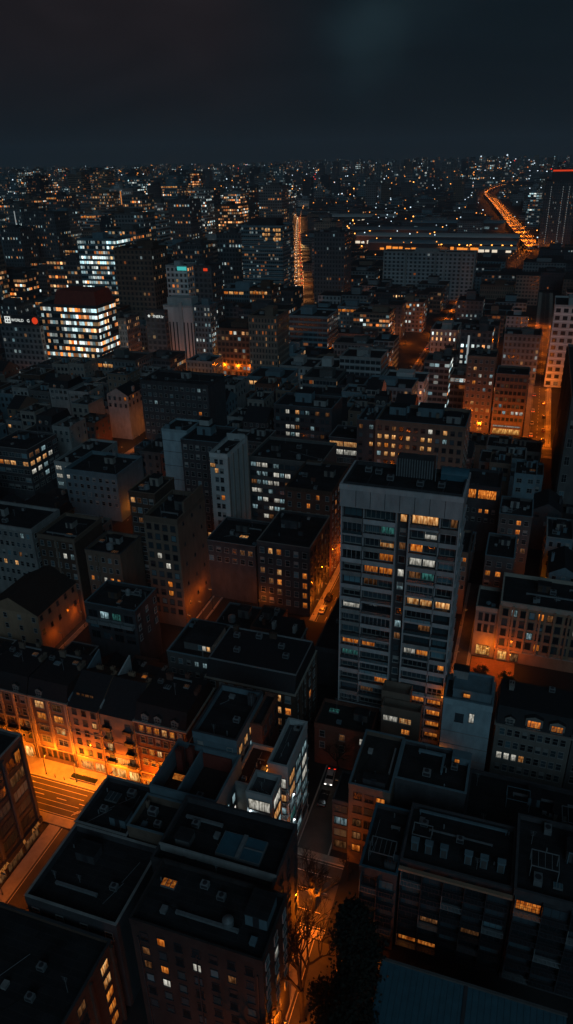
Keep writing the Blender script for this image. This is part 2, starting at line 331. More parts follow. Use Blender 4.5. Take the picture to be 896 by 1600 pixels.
class Bld:
    def __init__(s, name, label, cat, u0, u1, v0, v1, h, wall='concrete', roof='bitumen', par=.9, group=None, top='flat', base=0, ptop=None, rim=None):
        s.root = empty(name, (u0+u1)/2, (v0+v1)/2, label, cat, group, base)
        s.w, s.d, s.h, s.par = u1-u0, v1-v0, h-base, par; s.u0, s.u1, s.v0, s.v1 = u0, u1, v0, v1; s.top = top; s.wallm = wall; s.parm = ptop or wall
        w, d = s.w/2, s.d/2; s.hw, s.hd = w, d
        zr = s.h-par if top == 'flat' else s.h; s.zr = zr
        b = MB(); b.box(-w, w, -d, d, 0, zr, skip=(0, 1)); b.build('wall', wall, s.root)
        if top == 'flat':
            MB().box(-w+.02, w-.02, -d+.02, d-.02, zr-.25, zr).build('roof', roof, s.root)
            MB().ring(-w-.06, w+.06, -d-.06, d+.06, zr-.3, s.h, .3).build('parapet', s.parm, s.root)
            if rim: MB().ring(-w-.12, w+.12, -d-.12, d+.12, s.h, s.h+.09, .42).build('coping', rim, s.root)
        elif top == 'mansard':
            mh_ = min(3.6, s.d*.35)
            MB().ring(-w-.35, w+.35, -d-.35, d+.35, zr-.25, zr+.1, .5).build('cornice', s.parm, s.root)
            q = MB(); q.frus(-w, w, -d, d, zr+.1, zr+mh_, .05, 1.5); q.build('mansard_roof', 'slate', s.root)
            s.mh = mh_
        elif top == 'gable':   # ridge along u
            q = MB(); r = min(4.2, s.d*.30); e = .35
            q.quad((-w, -d-e, zr-.15), (w, -d-e, zr-.15), (w, 0, zr+r), (-w, 0, zr+r)); q.quad((w, d+e, zr-.15), (-w, d+e, zr-.15), (-w, 0, zr+r), (w, 0, zr+r))
            q.build('pitched_roof', roof, s.root)
            g = MB(); g.tri((-w, d, zr), (-w, -d, zr), (-w, 0, zr+r-.1)); g.build('gable_wall', wall, s.root); g = MB(); g.tri((w, -d, zr), (w, d, zr), (w, 0, zr+r-.1)); g.build('gable_wall', wall, s.root); s.rg = r
        elif top == 'gablev':   # ridge along v
            q = MB(); r = min(4.2, s.w*.30); e = .3
            q.quad((-w-e, d, zr-.15), (-w-e, -d-.2, zr-.15), (0, -d-.2, zr+r), (0, d, zr+r)); q.quad((w+e, -d-.2, zr-.15), (w+e, d, zr-.15), (0, d, zr+r), (0, -d-.2, zr+r))
            q.build('pitched_roof', roof, s.root)
            g = MB(); g.tri((-w, -d, zr), (w, -d, zr), (0, -d, zr+r-.1)); g.build('gable_wall', wall, s.root); s.rg = r
    def at(s, face, a, z, out=0):
        w, d = s.hw, s.hd
        return {'F': (-w+a, -d-out, z), 'R': (w+out, -d+a, z), 'L': (-w-out, d-a, z), 'B': (w-a, d+out, z)}[face]
    def flen(s, face): return s.w if face in 'FB' else s.d
    def win(s, face, a, z, w, h, code='d', kind='s'):
        return put('window', winmesh(w, h, kind, code), s.root, s.at(face, a, z), ROT[face])
    def wins(s, face, cols, fl=3.1, w=1.0, h=1.5, kind='s', lit=.1, codes='oowWc', zmin=2.0, m=.9, top=.9, a0=0, a1=None, cells=None, rmax=99):
        L = s.flen(face); a1 = L if a1 is None else a1; L = a1-a0; n = 0; z = s.zr-top-h; r = 0
        while z > zmin and r < rmax:
            for c in range(cols):
                if cols == 1: a = a0+L/2
                else: a = a0+m+w/2+(L-2*m-w)*c/(cols-1)
                code = None
                if cells is not None: code = cells.get((c, r))
                if code is None: code = R.choice(codes) if R.random() < lit else ('p' if R.random() < .18 else 'd')
                kk = kind + ('b' if R.random() < .15 and code in 'dp' else '')
                s.win(face, a, z, w, h, code, kk)
            z -= fl; r += 1
        return s
    def band(s, z, hh=.25, out=.12, mat=None, name='cornice'):
        w, d = s.hw+out, s.hd+out; MB().ring(-w, w, -d, d, z, z+hh, out+.1).build(name, mat or s.wallm, s.root)
    def piers(s, face, xs, wd=.5, out=.25, z0=0, z1=None, mat=None):
        z1 = s.zr if z1 is None else z1
        for a in xs:
            b = MB(); b.box(-wd/2, wd/2, -out, .02, z0, z1); b.build('pilaster', mat or s.wallm, s.root, s.at(face, a, 0), ROT[face])
    def hut(s, x, y, w, d, h, mat='plaster_grey', door=True):
        b = MB(); b.box(-w/2, w/2, -d/2, d/2, 0, h); b.box(-w/2-.12, w/2+.12, -d/2-.12, d/2+.12, h, h+.15, 1)
        if door: b.box(-.45, .45, -d/2-.05, -d/2+.01, 0, 2.0, 2)
        b.build('roof_hut', [mat, 'bitumen', 'metal_dark'], s.root, (x, y, s.zr))
    def ac(s, x, y, z=None, k=1, rz=0):
        me = WM.get('ac')
        if not me:
            b = MB(); b.box(-.6, .6, -.45, .45, .15, 1.0); b.box(-.5, -.4, -.4, .4, 0, .15, 1); b.box(.4, .5, -.4, .4, 0, .15, 1); b.cone(0, 0, 1.0, 1.06, .36, .34, 10, 1); b.box(-.5, .5, -.46, -.44, .3, .85, 1); me = WM['ac'] = b.mesh('air_conditioner', ['metal_grey', 'metal_dark'])
        o = put('air_conditioner', me, s.root, (x, y, s.zr if z is None else z), rz); o.scale = (k, k, k)
    def chim(s, x, y, w=1.2, d=.6, h=1.6, z=None, mat=None):
        z = s.zr if z is None else z; b = MB(); b.box(-w/2, w/2, -d/2, d/2, 0, h); b.box(-w/2-.08, w/2+.08, -d/2-.08, d/2+.08, h-.2, h-.05)
        n = max(1, int(w/.45))
        for i in range(n): b.cone(-w/2+w*(i+.5)/n, 0, h, h+.45, .13, .1, 6, 1)
        b.build('chimney', [mat or s.wallm, 'tile_dark'], s.root, (x, y, z))
    def tank(s, x, y, r=1.2, h=1.8):
        b = MB(); b.cone(0, 0, .5, .5+h, r, r, 14); b.cone(0, 0, .5+h, .9+h, r, .15, 14)
        for i in range(4): b.box(*((lambda a: (r*.7*math.cos(a)-.08, r*.7*math.cos(a)+.08, r*.7*math.sin(a)-.08, r*.7*math.sin(a)+.08))(math.pi/4+i*math.pi/2)), 0, .5, 1)
        b.build('water_tank', ['metal_grey', 'metal_dark'], s.root, (x, y, s.zr))
    def ant(s, x, y, h=3.5):
        b = MB(); b.tube((0, 0, 0), (0, 0, h), .05, .03, 4)
        for k in range(4): b.tube((-.5+.08*k, 0, h-.3*k), (.5-.08*k, 0, h-.3*k), .025, None, 3)
        b.build('antenna', 'metal_grey', s.root, (x, y, s.zr))
    def duct(s, x0, y0, x1, y1, z=.5, r=.22, mat='metal_grey'):
        b = MB(); b.box(min(x0, x1)-r, max(x0, x1)+r, min(y0, y1)-r, max(y0, y1)+r, z-r, z+r); 
        b.box(x0-r*.5, x0+r*.5, y0-r*.5, y0+r*.5, 0, z-r); b.box(x1-r*.5, x1+r*.5, y1-r*.5, y1+r*.5, 0, z-r)
        b.build('duct', mat, s.root, (0, 0, s.zr))
    def skylight(s, x, y, w, d, mat='glass_pale', h=.35, n=3, lit=None):
        b = MB(); b.box(-w/2, w/2, -d/2, d/2, 0, h); b.quad((-w/2+.06, -d/2+.06, h+.02), (w/2-.06, -d/2+.06, h+.02), (w/2-.06, d/2-.06, h+.02), (-w/2+.06, d/2-.06, h+.02), 1)
        for i in range(1, n): c = -w/2+w*i/n; b.box(c-.06, c+.06, -d/2, d/2, h, h+.08)
        b.build('skylight', ['metal_grey', lit or mat], s.root, (x, y, s.zr))
    def junk(s, n=3):
        w, d = s.hw-.8, s.hd-.8
        if w < .8 or d < .8: return
        for i in range(n):
            x, y = R.uniform(-w, w), R.uniform(-d, d); k = R.random()
            if k < .3: MB().tube((0, 0, 0), (0, 0, R.uniform(.5, 1.1)), .12, .12, 7).build('vent_pipe', 'metal_grey', s.root, (x, y, s.zr))
            elif k < .5: s.ant(x, y, R.uniform(1.6, 3.4))
            elif k < .75:
                x2, y2 = R.uniform(-w, w), R.uniform(-d, d); m = ((x+x2)/2, (y+y2)/2); MB().tube((x, y, .12), (m[0]+R.uniform(-.6, .6), m[1], .1), .05, .05, 4).tube((m[0], m[1], .1), (x2, y2, .12), .05, .05, 4).build('cable', R.choice(['metal_grey', 'rubber']), s.root, (0, 0, s.zr))
            else: b = MB(); b.box(-.5, .5, -.4, .4, 0, .5); b.box(-.55, .55, -.45, .45, .5, .58); b.build('roof_hatch', R.choice(['metal_grey', 'paint_blue', 'concrete']), s.root, (x, y, s.zr), R.choice([0, .8, 1.57]))
    def clutter(s, n=4, seed=0):
        q = random.Random(seed); w, d = s.hw-1.1, s.hd-1.1
        if w < .8 or d < .8: return s
        if n >= 2 and w > 2 and d > 2: s.hut(q.uniform(-w*.6, w*.6), q.uniform(0, d*.6), q.uniform(1.8, min(4, w)), q.uniform(1.8, min(3, d)), q.uniform(1.8, 2.8), q.choice(['plaster_grey', 'paint_blue', 'concrete', 'brick_brown', 'plaster']))
        for i in range(n):
            x, y = q.uniform(-w, w), q.uniform(-d, d); t = q.random()
            if t < .34: s.ac(x, y, k=q.uniform(.8, 1.4), rz=q.choice([0, 1.57]))
            elif t < .5: s.chim(x, y, q.uniform(.6, 1.8), .6, q.uniform(1, 2))
            elif t < .64: s.tank(x, y, q.uniform(.6, 1.1), q.uniform(1, 1.7))
            elif t < .78: s.ant(x, y, q.uniform(2, 4))
            elif t < .9: s.duct(x, y, q.uniform(-w, w), y, q.uniform(.4, .7), .18)
            else: s.skylight(x, y, q.uniform(1, 2), q.uniform(1, 1.8), lit='lit_dim' if q.random() < .4 else None)
        return s
    def dormer(s, a, code='d', w=1.3, h=1.5, face='F'):
        b = MB(); x = w/2+.15; dd = 1.4
        b.box(-x, x, 0, dd, 0, h, skip=(4,)); b.quad((-x-.12, -.12, h), (0, -.12, h+.6), (0, dd+.3, h+.6), (-x-.12, dd+.3, h), 1); b.quad((0, -.12, h+.6), (x+.12, -.12, h), (x+.12, dd+.3, h), (0, dd+.3, h+.6), 1)
        b.tri((-x, 0, h), (x, 0, h), (0, 0, h+.55))
        p = s.at(face, a, s.h+.15); p = (p[0], p[1]+.25, p[2]) if face == 'F' else p
        o = b.build('dormer', ['plaster', 'slate'], s.root, p, ROT[face])
        put('window', winmesh(w*.8, h*.72, 'xs', code), o, (0, 0, .22), 0)
# ------------------------------------------------------------ far buildings
class FB:
    def __init__(s): s.v = []; s.f = []; s.uv = []; s.t = []; s.p = []; s.m = []
    def face(s, P, UVs, t, p, m):
        n = len(s.v); s.v += P; s.f.append(tuple(range(n, n+len(P)))); s.uv += UVs; s.t += [t]*len(P); s.p += [p]*len(P); s.m.append(m)
    def blk(s, u0, u1, v0, v1, z0, z1, t, p, cw=3.0, ch=3.2, local=None, rot=0, roof=True, seed=None):
        so_ = (R.random()*900 if seed is None else seed)//1
        cx, cy_ = (u0+u1)/2, (v0+v1)/2; pts = []
        for a, b in ((u0, v0), (u1, v0), (u1, v1), (u0, v1)):
            if rot: a, b = cx+(a-cx)*math.cos(rot)-(b-cy_)*math.sin(rot), cy_+(a-cx)*math.sin(rot)+(b-cy_)*math.cos(rot)
            if local: pts.append((a-local[0], b-local[1]))
            else: pts.append(xy(a, b))
        off = so_
        for i in range(4):
            a, b = pts[i], pts[(i+1) % 4]; L = math.dist(a, b); nu = max(1, round(L/cw)); nv = max(1, round((z1-z0)/ch))
            s.face([(a[0], a[1], z0), (b[0], b[1], z0), (b[0], b[1], z1), (a[0], a[1], z1)], [(off, so_*2), (off+nu, so_*2), (off+nu, so_*2+nv), (off, so_*2+nv)], t, p, 0)
            off += nu+3
        if roof: s.face([(q[0], q[1], z1) for q in pts], [(0, 0)]*4, t, p, 1)
    def mesh(s, name, roofm='bitumen'):
        me = bpy.data.meshes.new(name); me.from_pydata(s.v, [], s.f); me.materials.append(MAT['facade']); me.materials.append(MAT[roofm])
        me.polygons.foreach_set('material_index', s.m)
        ul = me.uv_layers.new(name='UVMap'); ul.data.foreach_set('uv', [c for q in s.uv for c in q])
        for nm, arr in (('tint', s.t), ('par', s.p)):
            a = me.attributes.new(nm, 'FLOAT_VECTOR', 'CORNER'); a.data.foreach_set('vector', [c for q in arr for c in q])
        me.update(); return me
TINTS = {'dark grey': (.035, .04, .045), 'grey': (.07, .078, .082), 'pale grey': (.13, .14, .145), 'brown': (.06, .045, .035), 'tan': (.10, .08, .065), 'bluish': (.05, .085, .10), 'black': (.014, .016, .02), 'white': (.26, .27, .27)}
TINTS = {k: tuple(min(.5, c*1.8) for c in v) for k, v in TINTS.items()}
def farb(name, label, cat, u0, u1, v0, v1, h, tint='grey', lit=.1, warm=.5, ww=.55, cw=3., ch=3.2, group=None, par=1.0, hut=True, rot=0, seed=None, crown=None):
    cx, cy_ = (u0+u1)/2, (v0+v1)/2
    r = empty(name, cx, cy_, label, cat, group, rz=rot); w, d = (u1-u0)/2, (v1-v0)/2
    f = FB(); f.blk(-w, w, -d, d, 0, h-par, TINTS[tint], (lit, warm, ww), cw, ch, (0, 0), seed=seed); put('wall', f.mesh('wall'), r)
    b = MB(); b.ring(-w-.1, w+.1, -d-.1, d+.1, h-par-.2, h, .4)
    t = {'dark grey': 'concrete_dark', 'grey': 'plaster_grey', 'pale grey': 'concrete', 'brown': 'brick_brown', 'tan': 'plaster_tan', 'bluish': 'paint_blue', 'black': 'metal_dark', 'white': 'paint_white'}[tint]
    b.build('parapet', t, r)
    if hut:
        b = MB(); q = random.Random(int(u0*7+v0)); x, y = q.uniform(-w*.4, w*.4), q.uniform(-d*.3, d*.3); a, c = w*q.uniform(.25, .45), d*q.uniform(.25, .45); b.box(x-a, x+a, y-c, y+c, h-par, h+q.uniform(1.5, 3.5)); b.build('roof_hut', t, r)
        for k in range(q.randint(2, 4)):
            x, y = q.uniform(-w*.8, w*.8), q.uniform(-d*.8, d*.8); e = q.uniform(.6, 1.6); b = MB(); b.box(-e, e, -e*.7, e*.7, .01, e); b.cone(0, 0, e, e+.1, e*.5, e*.45, 8); b.build('air_conditioner', 'metal_grey', r, (x, y, h-par))
    return r
# ============================================================ ground and streets
RES = []      # reserved rectangles (u0,u1,v0,v1)
def sheet(name, mat, u0, u1, v0, v1, z, kind='structure'):
    x, y = xy((u0+u1)/2, (v0+v1)/2); b = MB(); w, d = (u1-u0)/2, (v1-v0)/2
    b.quad((-w, -d, 0), (w, -d, 0), (w, d, 0), (-w, d, 0)); o = b.build(name, mat, None, (x, y, z), -AZ); return tag(o, kind=kind)
g = MB(); g.quad((-30000, -3000, 0), (30000, -3000, 0), (30000, 40000, 0), (-30000, 40000, 0)); tag(g.build('ground', 'ground'), kind='structure')
def street(u0, u1, v0, v1, sw=2.2, sw2=None, lines=True, res=True, far=False, cut=()):
    """road between kerbs; runs along its longer side; cut = gaps in the pavements (a0, a1)"""
    sw2 = sw if sw2 is None else sw2
    if res: RES.append((u0, u1, v0, v1))
    along_v = (v1-v0) > (u1-u0)
    z = .006 if along_v else .012
    if along_v: sheet('road', 'asphalt', u0+sw, u1-sw2, v0, v1, z)
    else: sheet('road', 'asphalt', u0, u1, v0+sw, v1-sw2, z)
    for k, wd in ((0, sw), (1, sw2)):
        if wd <= 0: continue
        segs = []; a = v0 if along_v else u0; e = v1 if along_v else u1
        for c0, c1 in sorted(cut): segs.append((a, c0)); a = c1
        segs.append((a, e)); b = MB(); q = MB()
        for s0, s1 in segs:
            if s1-s0 < .5: continue
            if along_v:
                A, B = (u0, u0+wd) if k == 0 else (u1-wd, u1); kb = (B-.18, B) if k == 0 else (A, A+.18); b.box(*((A, B-.18) if k == 0 else (A+.18, B)), s0, s1, 0, .13); q.box(kb[0], kb[1], s0, s1, 0, .15)
            else:
                A, B = (v0, v0+wd) if k == 0 else (v1-wd, v1); kb = (B-.18, B) if k == 0 else (A, A+.18); b.box(s0, s1, *((A, B-.18) if k == 0 else (A+.18, B)), 0, .13); q.box(s0, s1, kb[0], kb[1], 0, .15)
        tag(b.build('pavement', 'paving', None, (0, 0, 0), -AZ), kind='structure'); tag(q.build('kerb', 'kerb', None, (0, 0, 0), -AZ), kind='structure')
    if lines:
        b = MB(); zz = z+.006
        if along_v:
            c = (u0+sw+u1-sw2)/2; t = v0+1
            while t < v1-3: b.quad((c-.08, t, zz), (c+.08, t, zz), (c+.08, t+2.4, zz), (c-.08, t+2.4, zz)); t += 5.5
            for c in (u0+sw+.45, u1-sw2-.45): b.quad((c-.06, v0, zz), (c+.06, v0, zz), (c+.06, v1, zz), (c-.06, v1, zz))
        else:
            c = (v0+sw+v1-sw2)/2; t = u0+1
            while t < u1-3: b.quad((t, c-.08, zz), (t+2.4, c-.08, zz), (t+2.4, c+.08, zz), (t, c+.08, zz)); t += 5.5
            for c in (v0+sw+.45, v1-sw2-.45): b.quad((u0, c-.06, zz), (u1, c-.06, zz), (u1, c+.06, zz), (u0, c+.06, zz))
        tag(b.build('road_marking', 'road_paint', None, (0, 0, 0), -AZ), kind='structure')
street(-150, -54, 82.2, 96.9, 2.0, 4.6, cut=((-79, -66.5),) if False else ())      # bright street at the lower left
street(-80.4, -63.3, 20, 82, 2.6, 4.0)
street(-45, -21.2, 75.5, 92, 1.5, 1.5, lines=True)
street(-25.2, -9.8, 15, 75.3, 2.2, 2.2)
street(-31.2, -24.5, 92.1, 114, .3, .3, lines=False)
street(-51, -42, 166, 262, 1.6, 1.6)
street(-9.2, -4.8, 150, 200, .8, .8, lines=False)
street(-171, -159, 240, 392, 2.2, 2.2)
street(-240, -130, 392.5, 404.6, 2.2, 2.2)
street(-69.5, -63.0, 395, 720, 1.1, 1.1); street(2, 14.5, 329, 760, 2.4, 2.4)
street(-60, 40, 315, 328.5, 2.2, 2.2)
street(-121, -111.5, 131, 200, 1.5, 1.5, lines=False)
street(-83, -79.6, 140, 205, .5, .5, lines=False)
RES.append((-5, 6.5, 150, 163))       # the orange yard
# bus stop ladder and extra lane lines on the bright street
b = MB(); zz = .024
for v in (86.1, 87.3, 89.3, 90.6): b.quad((-130, v-.05, zz), (-77, v-.05, zz), (-77, v+.05, zz), (-130, v+.05, zz))
for i in range(9): u = -77.5+.5*i*.9; b.quad((u, 85.2+i*.35, zz+.003), (u+.16, 85.2+i*.35, zz+.003), (u+.9, 86.6+i*.35, zz+.003), (u+.74, 86.6+i*.35, zz+.003))
tag(b.build('road_marking', 'road_paint', None, (0, 0, 0), -AZ), kind='structure')
b = MB()
for u in (-48, -44, -40, -36, -32, -28, -24): pass
for v in (80.2, 84.2, 87.6): b.quad((-44, v-.07, zz), (-22.8, v-.07, zz), (-22.8, v+.07, zz), (-44, v+.07, zz))
tag(b.build('road_marking', 'road_paint', None, (0, 0, 0), -AZ), kind='structure')
# yard paving
sheet('yard_paving', 'wood_deck', -4.6, 6.4, 150.2, 162.9, .02)
# ============================================================ street lamps
def lamp_post(u, v, rz, label, P=900, col=(1, .185, .006), h=7.5, mat='lamp_near', group=None, light=True, arm=1.6):
    r = empty('street_lamp', u, v, label, 'street lamp', group, rz=rz)
    k = ('lamp', h, mat, arm)
    if k not in WM:
        a = MB(); a.cone(0, 0, 0, .5, .16, .12, 8); a.cone(0, 0, .5, h, .08, .05, 6)
        c = MB(); c.tube((0, 0, h-.1), (0, -arm, h+.25), .04, .035, 5)
        d = MB(); d.box(-.16, .16, -arm-.55, -arm+.15, h+.2, h+.34); d.box(-.13, .13, -arm-.5, -arm+.1, h+.16, h+.199, 1)
        WM[k] = (a.mesh('pole', ['metal_dark']), c.mesh('arm', ['metal_dark']), d.mesh('lamp_head', ['metal_grey', mat]))
    for n, m in zip(('pole', 'arm', 'lamp_head'), WM[k]): put(n, m, r)
    if light:
        L = bpy.data.lights.new('lamp_light', 'SPOT' if (v > 430 and group and 'yard' not in group) else 'POINT'); L.energy = P; L.color = col; L.shadow_soft_size = .25
        if L.type == 'SPOT': L.spot_size = D2R(150); L.spot_blend = .5
        o = bpy.data.objects.new('lamp_light', L); COL.objects.link(o); o.parent = r; o.location = (0, -arm-.2, h-.15)
    return r
def wall_light(u, v, z, P, label, col=(1, .185, .006), mat='lamp_near', cat='wall lamp', group=None, name='wall_lamp'):
    r = empty(name, u, v, label, cat, group, z=z)
    b = MB(); b.box(-.1, .1, -.1, .1, -.05, .35); b.build('bracket', 'metal_dark', r); b = MB(); b.cone(0, 0, -.35, -.06, .16, .12, 8); b.build('bulb', mat, r)
    L = bpy.data.lights.new('lamp_light', 'POINT'); L.energy = P; L.color = col; L.shadow_soft_size = .3
    o = bpy.data.objects.new('lamp_light', L); COL.objects.link(o); o.parent = r; o.location = (0, 0, -.7)
    return r
# ============================================================ hero buildings
HERO = []   # (Bld, lowest visible z)
def H(vb, *a, **k):
    b = Bld(*a, **k); b.vb = vb; HERO.append(b); RES.append((b.u0, b.u1, b.v0, b.v1)); b.lm = None; return b
LANDM = []  # (short phrase, u, v, h)
# ---- apartment tower ---------------------------------------------------------
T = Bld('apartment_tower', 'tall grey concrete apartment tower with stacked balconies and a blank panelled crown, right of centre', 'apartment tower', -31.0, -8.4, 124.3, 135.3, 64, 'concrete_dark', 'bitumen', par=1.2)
T.vb = 8; HERO.append(T); RES.append((-32, -7, 113.6, 135)); LANDM.append(('the tall balconied apartment tower', -20, 129, 64))
tw, td = T.hw, T.hd
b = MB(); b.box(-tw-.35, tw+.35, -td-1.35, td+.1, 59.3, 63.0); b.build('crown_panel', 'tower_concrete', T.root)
for i in range(1, 8):
    x = -tw+i*(2*tw)/8; b = MB(); b.box(x-.05, x+.05, -td-1.39, -td-1.3, 59.5, 62.9); b.build('panel_joint', 'concrete_dark', T.root)
b = MB(); b.ring(-tw-.45, tw+.45, -td-1.45, td+.2, 63.0, 64.0, .4); b.build('crown_rail', 'tower_concrete', T.root)
b = MB(); b.box(-tw, tw, -td-1.2, td-.1, 62.9, 63.25); b.build('roof_deck', 'bitumen', T.root)
FL = 3.05; NF = 18
bays = [(.25, 4.1), (4.5, 10.6), (11.0, 13.1), (13.5, 18.8), (19.2, 22.35)]
spec = {(2, 0): 'w', (3, 0): 'w', (1, 1): '-t', (3, 1): '-W', (1, 2): '-w', (2, 2): 'm', (3, 2): 'o-', (1, 3): '-o', (1, 4): 'oo', (2, 4): 'W', (3, 3): 'WW', (3, 4): 'mt', (2, 5): 'c', (1, 5): 'm-',
        (3, 6): 'ww', (4, 6): 'w', (0, 7): 'W', (2, 8): 'c', (2, 9): 'm', (0, 10): 'o', (1, 10): 'o-', (3, 10): 'Wo', (0, 11): 't', (4, 11): '-o', (1, 13): '-o', (1, 14): 'm-', (3, 14): 'o', (4, 14): 'o', (4, 15): 'o', (4, 16): 'o', (4, 0): '-m', (4, 17): 'o', (3, 9): 'p', (3, 8): '-m'}
for r in range(NF):
    z = 59.3-FL*(r+1)
    for bi, (a0, a1) in enumerate(bays):
        w = a1-a0; sp = spec.get((bi, r)); core = bi == 2
        segs = [(a0+.15, a1-.15, None)] if sp is None or len(sp) == 1 else [(a0+.15, (a0+a1)/2-.1, sp[0]), ((a0+a1)/2+.1, a1-.15, sp[1])]
        if sp and len(sp) == 1: segs = [(a0+.15, a1-.15, sp)]
        for s0, s1, c in segs:
            if c in (None, '-'): c = R.choice('dddpdp')
            wh = 1.5 if core else 1.95
            ww = (s1-s0) if not core else 1.3
            T.win('F', (s0+s1)/2, z+.75, ww-.15, wh, c, R.choice(['', '', 'b', 'k']))
        if not core:
            # balcony: slab, solid lower parapet or glass rail with posts
            b = MB(); dp = 1.25
            b.box(-w/2-.1, w/2+.1, -dp, 0, -.22, 0)
            solid = R.random() < .5; encl = R.random() < .3
            if solid: b.box(-w/2-.1, w/2+.1, -dp, -dp+.12, 0, .78); b.box(-w/2-.13, w/2+.13, -dp-.04, -dp+.16, .78, .86, 2)
            else:
                b.box(-w/2-.1, w/2+.1, -dp, -dp+.1, 0, .2); b.quad((-w/2, -dp+.04, .2), (w/2, -dp+.04, .2), (w/2, -dp+.04, .95), (-w/2, -dp+.04, .95), 1); b.box(-w/2-.1, w/2+.1, -dp, -dp+.08, .95, 1.02, 2)
                for i in range(int(w/1.1)+1): x = -w/2+i*w/int(w/1.1); b.box(x-.03, x+.03, -dp, -dp+.06, .2, .95, 2)
            if encl:
                for i in range(int(w/.8)+1): x = -w/2+.05+i*(w-.1)/int(w/.8); b.box(x-.03, x+.03, -dp+.02, -dp+.09, .8, 2.75, 0)
                b.box(-w/2, w/2, -dp+.02, -dp+.09, 2.7, 2.8)
            if R.random() < .3: b.box(w*.2-.5, w*.2+.3, -.9, -.3, 0, .8, 2)
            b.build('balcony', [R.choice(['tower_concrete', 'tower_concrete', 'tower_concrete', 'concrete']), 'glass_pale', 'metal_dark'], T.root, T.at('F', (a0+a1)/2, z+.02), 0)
for a, pd in ((0, 1.2), (4.3, .7), (10.8, 1.28), (13.3, 1.28), (19.0, .7), (22.6, 1.2)): 
    b = MB(); b.box(-.13, .13, -pd, .02, 3, 59.3); b.build('pier', 'tower_concrete', T.root, T.at('F', a, 0), 0)
for r in range(NF):
    z = 59.3-FL*(r+1)
    b = MB(); b.box(-td, td, -.35, 0, -.2, .75); b.build('side_balcony', 'tower_concrete', T.root, T.at('R', td, z), ROT['R'])
    T.win('R', 2.6, z+.95, 2.4, 1.5, {1: 'W', 9: 'W'}.get(r, R.choice('dpd')), ''); 
    if r % 2: T.win('R', 8.4, z+.95, 2.4, 1.5, R.choice('dpdm'), '')
# plant on the tower roof: fluted tank house, curved canopy, mast
b = MB(); b.box(-3.6, 3.6, -1.6, 1.6, 0, 3.8)
for i in range(15): x = -3.5+i*.5; b.box(x-.09, x+.09, -1.78, -1.6, 0, 3.8, 1)
b.build('plant_house', ['concrete_dark', 'metal_grey'], T.root, (1.2, 3.3, 63.25))
b = MB(); n = 8
for i in range(n):
    a, c = math.pi*i/n, math.pi*(i+1)/n; b.quad((-2.6, -1.6*math.cos(a), 1.2+.9*math.sin(a)), (2.6, -1.6*math.cos(a), 1.2+.9*math.sin(a)), (2.6, -1.6*math.cos(c), 1.2+.9*math.sin(c)), (-2.6, -1.6*math.cos(c), 1.2+.9*math.sin(c)))
b.box(-2.6, 2.6, -1.5, 1.5, 0, 1.2); b.build('curved_canopy', 'metal_teal', T.root, (8.9, 3.6, 63.25))
b = MB(); b.tube((0, 0, 0), (0, 0, 6), .12, .06); b.build('mast', 'metal_grey', T.root, (5.4, 1.0, 63.25))
for i, (x, y) in enumerate(((-8, 2), (-5.8, 1.5), (-3, -1), (3, -2.2), (7, -1.8))):
    T.zr = 63.25; T.ac(x, y, k=1.1)
b = MB()
for x in (-7, -3, 3.5, 7.5): b.box(x-.1, x+.1, -td-.8, td-.4, 0, .22)
b.build('roof_seam', 'metal_dark', T.root, (0, 0, 63.25)); T.zr = 62.8
# stepped annexes at the tower's foot
TCU, TCV = (T.u0+T.u1)/2, (T.v0+T.v1)/2
for (px_, v_, bk, cc) in (((597, 1078, 641), 119.4, 122.9, 'd'), ((597, 1102, 658), 116.4, 119.2, 'w')):
    ua, ub, h = fromroof(*px_, v_); x0, x1 = ua-TCU, ub-TCU; y0, y1 = v_-TCV, bk-TCV
    b = MB(); b.box(x0, x1, y0, y1, 0, h-1.4, skip=(0,)); b.ring(x0-.05, x1+.05, y0-.05, y1, h-1.4, h, .25)
    an = b.build('annex', 'plaster_tan', T.root)
    if cc == 'w':
        put('window', winmesh(2.9, 1.3, '', 'W'), an, (x0+1.9, y0, h-3.6)); put('window', winmesh(2.4, 1.3, 'x', 'w'), an, (x0+5.0, y0, h-3.6)); put('window', winmesh(1.6, 1.2, 'x', 'o'), an, (x0+5.2, y0, h-6.4))
    else: put('window', winmesh(1.0, 1.2, '', 'p'), an, (x0+1.6, y0, h-3.6))
P = H(3, 'brick_annex', 'low red brick building with a roof terrace at the foot of the balconied tower', 'house', -34, -21.7, 114.2, 122.4, 11.4, 'brick_red', roof='gravel_roof')
P.wins('F', 3, w=1.1, h=1.6, cells={(1, 0): 'm', (2, 0): 'W'}, m=1.2); P.skylight(-3.2, 1.4, 2.2, 1.2, lit='lit_teal'); P.hut(3, 1, 3, 2, 1.8)
